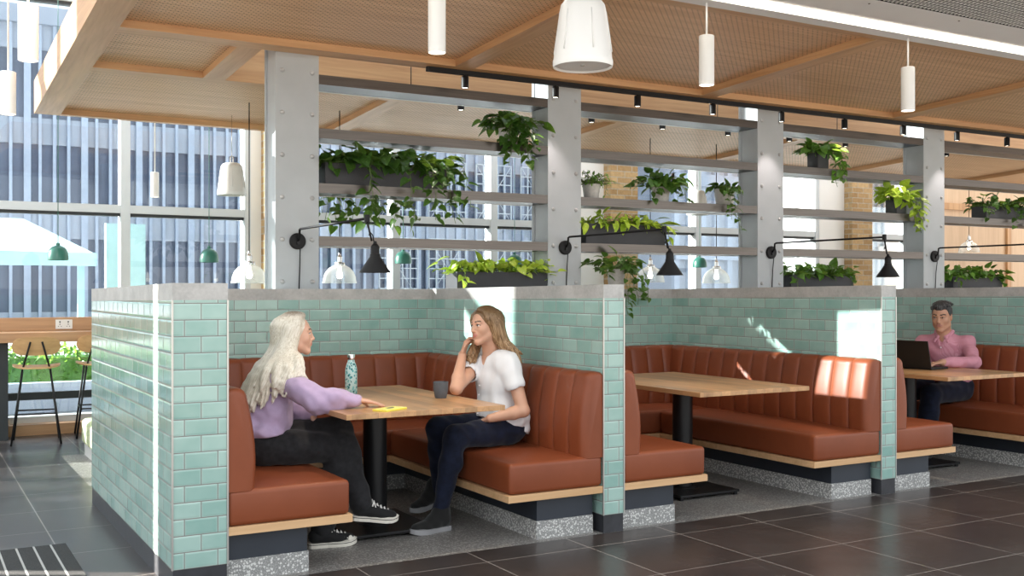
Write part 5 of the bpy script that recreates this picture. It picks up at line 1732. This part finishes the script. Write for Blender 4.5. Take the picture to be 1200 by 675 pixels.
# ---------------------------------------------------------------- woman in white, facing -x, chin on hand
def woman_white():
    base = (3.12, 5.55, .44)
    t = thing('person', 'woman with honey blonde hair in a white blouse, chin resting on her hand', 'person', base)
    HR = basis((-1, -.22, -.05), (.04, .10, 1))
    J = dict(R=basis((-1, 0, 0)), pelvis=(3.135, 5.550, .555), chest=(3.090, 5.550, .815), neck=(3.045, 5.545, .985), head=(2.990, 5.525, 1.145), HR=HR, hs=.870,
             shoL=(3.085, 5.395, .938), elbL=(3.125, 5.300, .660), wriL=(2.950, 5.385, .618),
             shoR=(3.060, 5.700, .938), elbR=(2.790, 5.500, .788), wriR=(2.893, 5.622, .975),
             hipL=(3.110, 5.470, .535), kneeL=(2.735, 5.400, .525), ankL=(2.640, 5.400, .105),
             hipR=(3.110, 5.635, .535), kneeR=(2.740, 5.640, .545), ankR=(2.800, 5.740, .155))
    J['hands'] = {'L': dict(d=(-.35, .85, -.30), n=(-.1, -.35, 1), side=(0, 1, .2), curl=(.25, .3, .35, .4), spread=.08, s=.90, thumb=(.4, .3)),
                  'R': dict(d=(.30, -.10, .95), n=(-.62, .75, .2), side=(-.75, -.62, 0), curl=(.75, .85, .95, 1.0), spread=.04, s=.88, thumb=(.30, .35))}
    W = body(t, base, J, SKIN_B)
    lo, hi = bounds(J, ['pelvis', 'neck', 'shoR', 'shoL', 'elbR', 'elbL', 'chest'], .22)
    vx = Vox(lo, hi, .0045)
    torso(vx, J, .010, .96, .05, low=False)
    T = J['T']; pe = V3(J['pelvis'])
    vx.ell(lerp(J['pelvis'], J['chest'], .35) + T[:, 0] * .010, V3(.132, .172, .13), T, .04)
    vx.ell(pe + V3(.0, 0, .035), V3(.152, .198, .085), T, .04)
    vx.ell(pe + V3(.055, 0, -.02), V3(.085, .180, .075), T, .03)                     # longer back hem
    for a in ('R', 'L'):
        sh, el = V3(J['sho' + a]), V3(J['elb' + a])
        vx.cap(lerp(J['chest'], sh, .7), lerp(sh, el, .18), .058, .056, .03)
        vx.cap(lerp(sh, el, .1), lerp(sh, el, .46), .054, .060, .025)
        q = lerp(sh, el, .50)
        vx.half(lerp(sh, el, .47), el - sh) if False else None
    def cut_sleeve(a):
        sh, el = V3(J['sho' + a]), V3(J['elb' + a]); d = unit(el - sh)
        vx.cap(lerp(sh, el, .50) + d * .052, lerp(sh, el, 1.1), .060, .060, .004, 'sub')
        vx.cap(lerp(sh, el, .22), lerp(sh, el, .75), .044, .052, .006, 'sub')
    wv, wv2 = Waves(21, 16, 18, 55, (1, 1, .45)), Waves(22, 12, 60, 120, (1, 1, .35))
    vx.push(lambda P: .0080 * wv(P) + .0034 * wv2(P))
    cut_sleeve('L'); cut_sleeve('R')
    # gathers under the neckline, open V at the front, hollow neck
    ne, ch = V3(J['neck']), V3(J['chest'])
    vx.cap(ne + V3(.01, 0, -.012), W(-.02, 0, -.05), .064, .052, .004, 'sub')
    vx.cap(ne + V3(-.055, -.0, -.0), ch + V3(-.150, -.01, .03), .042, .006, .006, 'sub')
    vx.half(pe + V3(0, 0, -.012), (-.42, 0, -1), .004)
    o = vox_obj('blouse', vx, M['blouse'], t, base); cl = vx
    bm = B()
    for i in range(4):
        p = ch + V3(-.128 - .004 * i, -.012, -.02 - .055 * i) - V3(base)
        bmesh.ops.create_uvsphere(bm, u_segments=8, v_segments=6, radius=.005, matrix=Matrix.Translation(Vector(p)))
    obj('buttons', bm, M['shirt_button'], o, smooth=True, uv=False)
    lo, hi = bounds(J, ['pelvis', 'hipR', 'hipL', 'kneeR', 'kneeL', 'ankR', 'ankL'], .2)
    vx = Vox(lo, hi, .005)
    vx.ell(pe, V3(.135, .182, .115), J['T'], .05)
    legs(vx, J, .006, rs=(.088, .060, .054, .038))
    wv = Waves(24, 14, 35, 95)
    vx.push(lambda P: .0030 * wv(P))
    vox_obj('jeans', vx, M['navy_denim'], t, base)
    shoe(t, base, J['ankL'], (2.705, 5.412, .0), (2.440, 5.372, .0), (0, 0, 1), 'suede', -1)
    shoe(t, base, J['ankR'], (2.850, 5.790, .075), (2.605, 5.735, .036), (.12, 0, 1), 'suede', 1)
    # wavy hair, parted on her left
    lo, hi = V3(2.80, 5.26, .86), V3(3.30, 5.80, 1.29)
    vx = Vox(lo, hi, .004)
    s = J['hs']
    vx.ell(W(-.026, 0, .038), V3(.106, .087, .092) * s, HR, .01)
    vx.ell(W(.105, 0, -.012), V3(.090, .074, .110) * s, HR, .006, 'sub')
    r = np.random.default_rng(13); paths = []
    for y_, z_, x_, ra in ((0, .98, 3.165, .035), (.08, .97, 3.135, .032), (-.075, .985, 3.155, .032)):
        pts = spline([W(-.045, y_ * .75, .03), W(-.065, y_ * .8, -.07), (x_, 5.54 - y_, z_)], 8)
        locks(vx, [pts], .050, ra, .02)
    n = 230
    for i in range(n):
        ph = math.radians(52) + (i + r.random()) / n * math.radians(256); sgn = 1 if ph < PI else -1
        cx_, sy_ = math.cos(ph), math.sin(ph)
        xc = .050 - .12 * r.random(); crown = W(xc, .022 + .004 * sgn, .125 - 3.0 * (xc + .010) ** 2)
        p1 = W(-.026 + .108 * cx_, .089 * sy_, .058 + .02 * r.random())
        p2 = W(-.034 + .106 * cx_, .095 * sy_, -.020)
        p3 = W(-.050 + .104 * cx_ + (.012 if cx_ > 0 else 0), .100 * sy_, -.095)
        if sgn > 0:                      # her left, the near side: swept back behind the shoulder
            if cx_ > -.1: p2 = W(-.045 + .06 * cx_, .092 * sy_, -.015); p3 = W(-.080 + .03 * cx_, .098 * sy_, -.085)
            e = V3(3.150 + r.uniform(-.03, .035), 5.545 - .135 * sy_ + r.uniform(-.02, .02), r.uniform(.92, 1.00))
        elif cx_ > -.15:                 # far side: falls forward beside the hand
            e = V3(2.950 + r.uniform(-.035, .03), 5.560 - .06 * sy_ + r.uniform(-.04, .03), r.uniform(.88, .96)); p3 = p3 + V3(-.01, .0, 0)
        else:
            e = V3(3.160 + r.uniform(-.03, .03), 5.545 - .14 * sy_ + r.uniform(-.02, .02), r.uniform(.91, 1.00))
        m = lerp(p3, e, .5) + V3(r.uniform(-.016, .016), -.012 * sy_ + r.uniform(-.012, .012), 0)
        paths.append(spline([crown, p1, p2, p3, m, e], 16))
    paths = push_out(paths, cl, .006)
    locks(vx, paths, .0090, .0035, .009)
    vx.ell(W(.112, 0, -.035), V3(.082, .060, .100) * s, HR, .004, 'sub')
    vox_obj('hair', vx, M['hair_honey'], t, base, smooth=3, one=True)
    return t
woman_white()
# ---------------------------------------------------------------- man in the third booth, typing
def man_pink():
    base = (7.58, 5.85, .44)
    t = thing('person', 'man with short greying black hair in a pink shirt, typing on the laptop', 'person', base)
    f = unit((-1, -.36, 0)); l = V3(-f[1], f[0], 0)      # facing, left
    HR = basis((-1, -.42, -.22))
    c = lambda a, b, z: tuple(V3(7.585, 5.855, 0) + f * a + l * b + V3(0, 0, z))
    J = dict(R=basis(f), pelvis=c(0, 0, .56), chest=c(.085, 0, .825), neck=c(.135, 0, .985), head=c(.185, -.005, 1.140), HR=HR, hs=.95,
             shoL=c(.105, .172, .925), elbL=c(.275, .275, .785), wriL=(7.085, 5.545, .790),
             shoR=c(.105, -.172, .925), elbR=c(.310, -.225, .785), wriR=(7.045, 5.760, .790),
             hipL=c(.02, .095, .54), kneeL=(7.080, 5.640, .535), ankL=(7.020, 5.640, .10),
             hipR=c(.02, -.095, .54), kneeR=(7.060, 5.900, .535), ankR=(7.000, 5.900, .10))
    J['hands'] = {'L': dict(d=(-.93, .25, -.08), n=(0, 0, 1), side=(0, 1, 0), curl=(.3, .35, .4, .45), spread=.10, s=1.0, thumb=(.5, .3)),
                  'R': dict(d=(-.96, -.18, -.08), n=(0, 0, 1), side=(0, -1, 0), curl=(.3, .35, .4, .45), spread=.10, s=1.0, thumb=(.5, .3))}
    W = body(t, base, J, SKIN_C, True, res=.0045, lid=.0140)
    lo, hi = bounds(J, ['pelvis', 'neck', 'shoR', 'shoL', 'elbR', 'elbL', 'wriL', 'wriR', 'chest'], .22)
    vx = Vox(lo, hi, .005)
    torso(vx, J, .012, 1.06, .05, low=False)
    T = J['T']; pe = V3(J['pelvis'])
    vx.ell(lerp(J['pelvis'], J['chest'], .4) + T[:, 0] * .012, V3(.140, .178, .14), T, .04)
    vx.ell(pe + V3(0, 0, .01), V3(.140, .178, .09), T, .04)
    for a in ('R', 'L'):
        sh, el, wr = V3(J['sho' + a]), V3(J['elb' + a]), V3(J['wri' + a])
        vx.cap(sh, el, .056, .052, .04); vx.cap(el, lerp(el, wr, .5), .055, .048, .025); vx.cap(lerp(el, wr, .5), lerp(el, wr, .90), .047, .036, .015)
    wv, wv2 = Waves(31, 16, 20, 60), Waves(32, 12, 60, 120)
    vx.push(lambda P: .0050 * wv(P) + .0028 * wv2(P))
    ne = V3(J['neck'])
    vx.cap(ne + V3(0, 0, .01), W(-.02, 0, -.05), .064, .062, .004, 'sub')
    vx.cap(ne + f * .05 + V3(0, 0, .0), V3(J['chest']) + f * .145 + V3(0, 0, .08), .030, .008, .005, 'sub')
    vx.half(pe + V3(0, 0, -.02), (0, 0, -1), .004)
    o = vox_obj('shirt', vx, M['pink_shirt'], t, base)
    # collar leaves, placket buttons
    vx = Vox(ne - .16, ne + .16, .0035)
    for q in (1, -1):
        a_, b_ = ne - f * .062 + V3(0, 0, .050), ne + l * .066 * q + V3(0, 0, .035)
        vx.cap(a_, b_, .013, .012, .012); vx.cap(b_, ne + f * .062 + l * .030 * q + V3(0, 0, -.010), .012, .010, .01)
        vx.cap(ne + f * .062 + l * .030 * q + V3(0, 0, -.010), ne + f * .082 + l * .052 * q + V3(0, 0, -.050), .012, .006, .012, flat=(f, .6))
        vx.cap(b_, ne + f * .082 + l * .052 * q + V3(0, 0, -.048), .010, .006, .014)
    vox_obj('collar', vx, M['pink_shirt'], o, base)
    bm = B()
    for i in range(3):
        p = lerp(V3(J['chest']) + f * .135 + V3(0, 0, .065), pe + f * .15 + V3(0, 0, .10), i / 3) - V3(base)
        bmesh.ops.create_uvsphere(bm, u_segments=8, v_segments=6, radius=.0065, matrix=Matrix.Translation(Vector(p)))
    obj('buttons', bm, M['shirt_button'], o, smooth=True, uv=False)
    lo, hi = bounds(J, ['pelvis', 'hipR', 'hipL', 'kneeR', 'kneeL', 'ankR', 'ankL'], .2)
    vx = Vox(lo, hi, .006)
    vx.ell(pe, V3(.135, .180, .115), J['T'], .05)
    legs(vx, J, .008, rs=(.092, .068, .064, .052))
    wv = Waves(34, 14, 30, 85)
    vx.push(lambda P: .0030 * wv(P))
    vox_obj('jeans', vx, M['navy_denim'], t, base)
    shoe(t, base, J['ankL'], (7.075, 5.645, .0), (6.800, 5.610, .0), (0, 0, 1), 'suede', -1)
    shoe(t, base, J['ankR'], (7.055, 5.905, .0), (6.780, 5.880, .0), (0, 0, 1), 'suede', 1)
    # short hair, swept up from the forehead
    hc = V3(J['head'])
    vx = Vox(hc - .19, hc + .19, .0035)
    s = J['hs']
    vx.ell(W(-.020, 0, .040), V3(.106, .083, .093) * s, HR, .01)
    vx.ell(W(-.004, .004, .086), V3(.070, .062, .044) * s, HR, .02)
    vx.ell(W(.105, 0, -.012), V3(.088, .13, .082) * s, HR, .026, 'sub')
    vx.ell(W(.060, 0, -.085), V3(.062, .13, .085) * s, HR, .022, 'sub')
    for q in (1, -1): vx.ell(W(.075, .058 * q, .060), V3(.035, .030, .030) * s, HR, .015, 'sub')
    vx.ell(W(.040, -.014, .106), V3(.040, .046, .022) * s, HR, .02)
    vx.half(W(-.02, 0, -.060), HR @ V3(.25, 0, -1), .01)
    r = np.random.default_rng(5)
    paths = []
    for i in range(150):
        y_ = r.uniform(-.066, .066); x_ = r.uniform(-.10, .062)
        z_ = .040 + .088 * math.sqrt(max(.05, 1 - ((x_ + .01) / .115) ** 2 - (y_ / .09) ** 2))
        p = W(x_, y_, z_)
        paths.append([p, p + HR @ V3(-.012 + .012 * r.random(), y_ * .12, .006), p + HR @ V3(-.030, y_ * .3 + r.uniform(-.006, .006), .004)])
    locks(vx, paths, .0062, .0025, .006)
    vox_obj('hair', vx, M['hair_black'], t, base, smooth=1, one=True)
    return t
man_pink()
WORLD = 1.9
# ================================================================ light, sky, camera
w = bpy.data.worlds.new('sky'); sc.world = w; w.use_nodes = True
nt = w.node_tree; g = N(nt)
bg = nt.nodes['Background']
sky = g.node('ShaderNodeTexSky', sky_type='HOSEK_WILKIE')
SUN = Vector((1.0, -1 / 1.70, -.375)).normalized()
sky.sun_direction = -SUN; sky.turbidity = 4.0; sky.ground_albedo = .5
nrm = g.sep(g.node('ShaderNodeTexCoord').outputs['Generated'])
skyc = g.mix(.55, sky.outputs[0], (.95, .98, 1.0))
grd = g.node('ShaderNodeMapRange'); g.put(grd.inputs[0], nrm[2]); grd.inputs[1].default_value = -.06; grd.inputs[2].default_value = .02
g.put(bg.inputs[0], g.mix(grd.outputs[0], (.80, .72, .63), skyc))
bg.inputs[1].default_value = WORLD
ld = bpy.data.lights.new('sun', 'SUN'); ld.energy = 60.0; ld.angle = math.radians(.4); ld.color = (1, .93, .82)
lo = bpy.data.objects.new('sun', ld); COL.objects.link(lo)
lo.rotation_mode = 'QUATERNION'; lo.rotation_quaternion = SUN.to_track_quat('-Z', 'Y'); lo.location = (-8, 9, 9)

cd = bpy.data.cameras.new('camera'); cam = bpy.data.objects.new('camera', cd); COL.objects.link(cam)
cam.location = (0, 0, EYE); cam.rotation_euler = (PI / 2, 0, -YAW)
cd.sensor_width = 36; cd.lens = FPX / 1200 * 36; cd.shift_y = (VH - 337.5) / 1200; cd.clip_end = 300
sc.camera = cam
vs_ = sc.view_settings
sc.display_settings.display_device = 'sRGB'
vs_.view_transform = 'Standard'; vs_.look = 'None'; vs_.gamma = 1; vs_.exposure = 0.75; vs_.use_curve_mapping = False
sc.cycles.use_denoising = True
sc.cycles.max_bounces = 8; sc.cycles.transparent_max_bounces = 16
sc.cycles.caustics_reflective = False; sc.cycles.caustics_refractive = False
sc.cycles.sample_clamp_indirect = 6

def spotlight(loc, energy, ang, col, tgt=(0, 0, -1), blend=.6, r=.02):
    l = bpy.data.lights.new('spotlight_beam', 'SPOT'); l.energy = energy; l.spot_size = math.radians(ang); l.spot_blend = blend; l.color = col; l.shadow_soft_size = r
    o = bpy.data.objects.new('spotlight_beam', l); COL.objects.link(o); o.location = loc
    o.rotation_mode = 'QUATERNION'; o.rotation_quaternion = Vector(tgt).to_track_quat('-Z', 'Y')
for k in range(9): spotlight((3.655 + .8 * k, YT1, 2.86), 14, 75, (1, .84, .80))
for u, v in ((512, 62), (828, 100), (1064, 130)):
    p = at(u, v, y=4.97); spotlight((p.x, p.y, p.z - .01), 40, 60, (1, .85, .66))
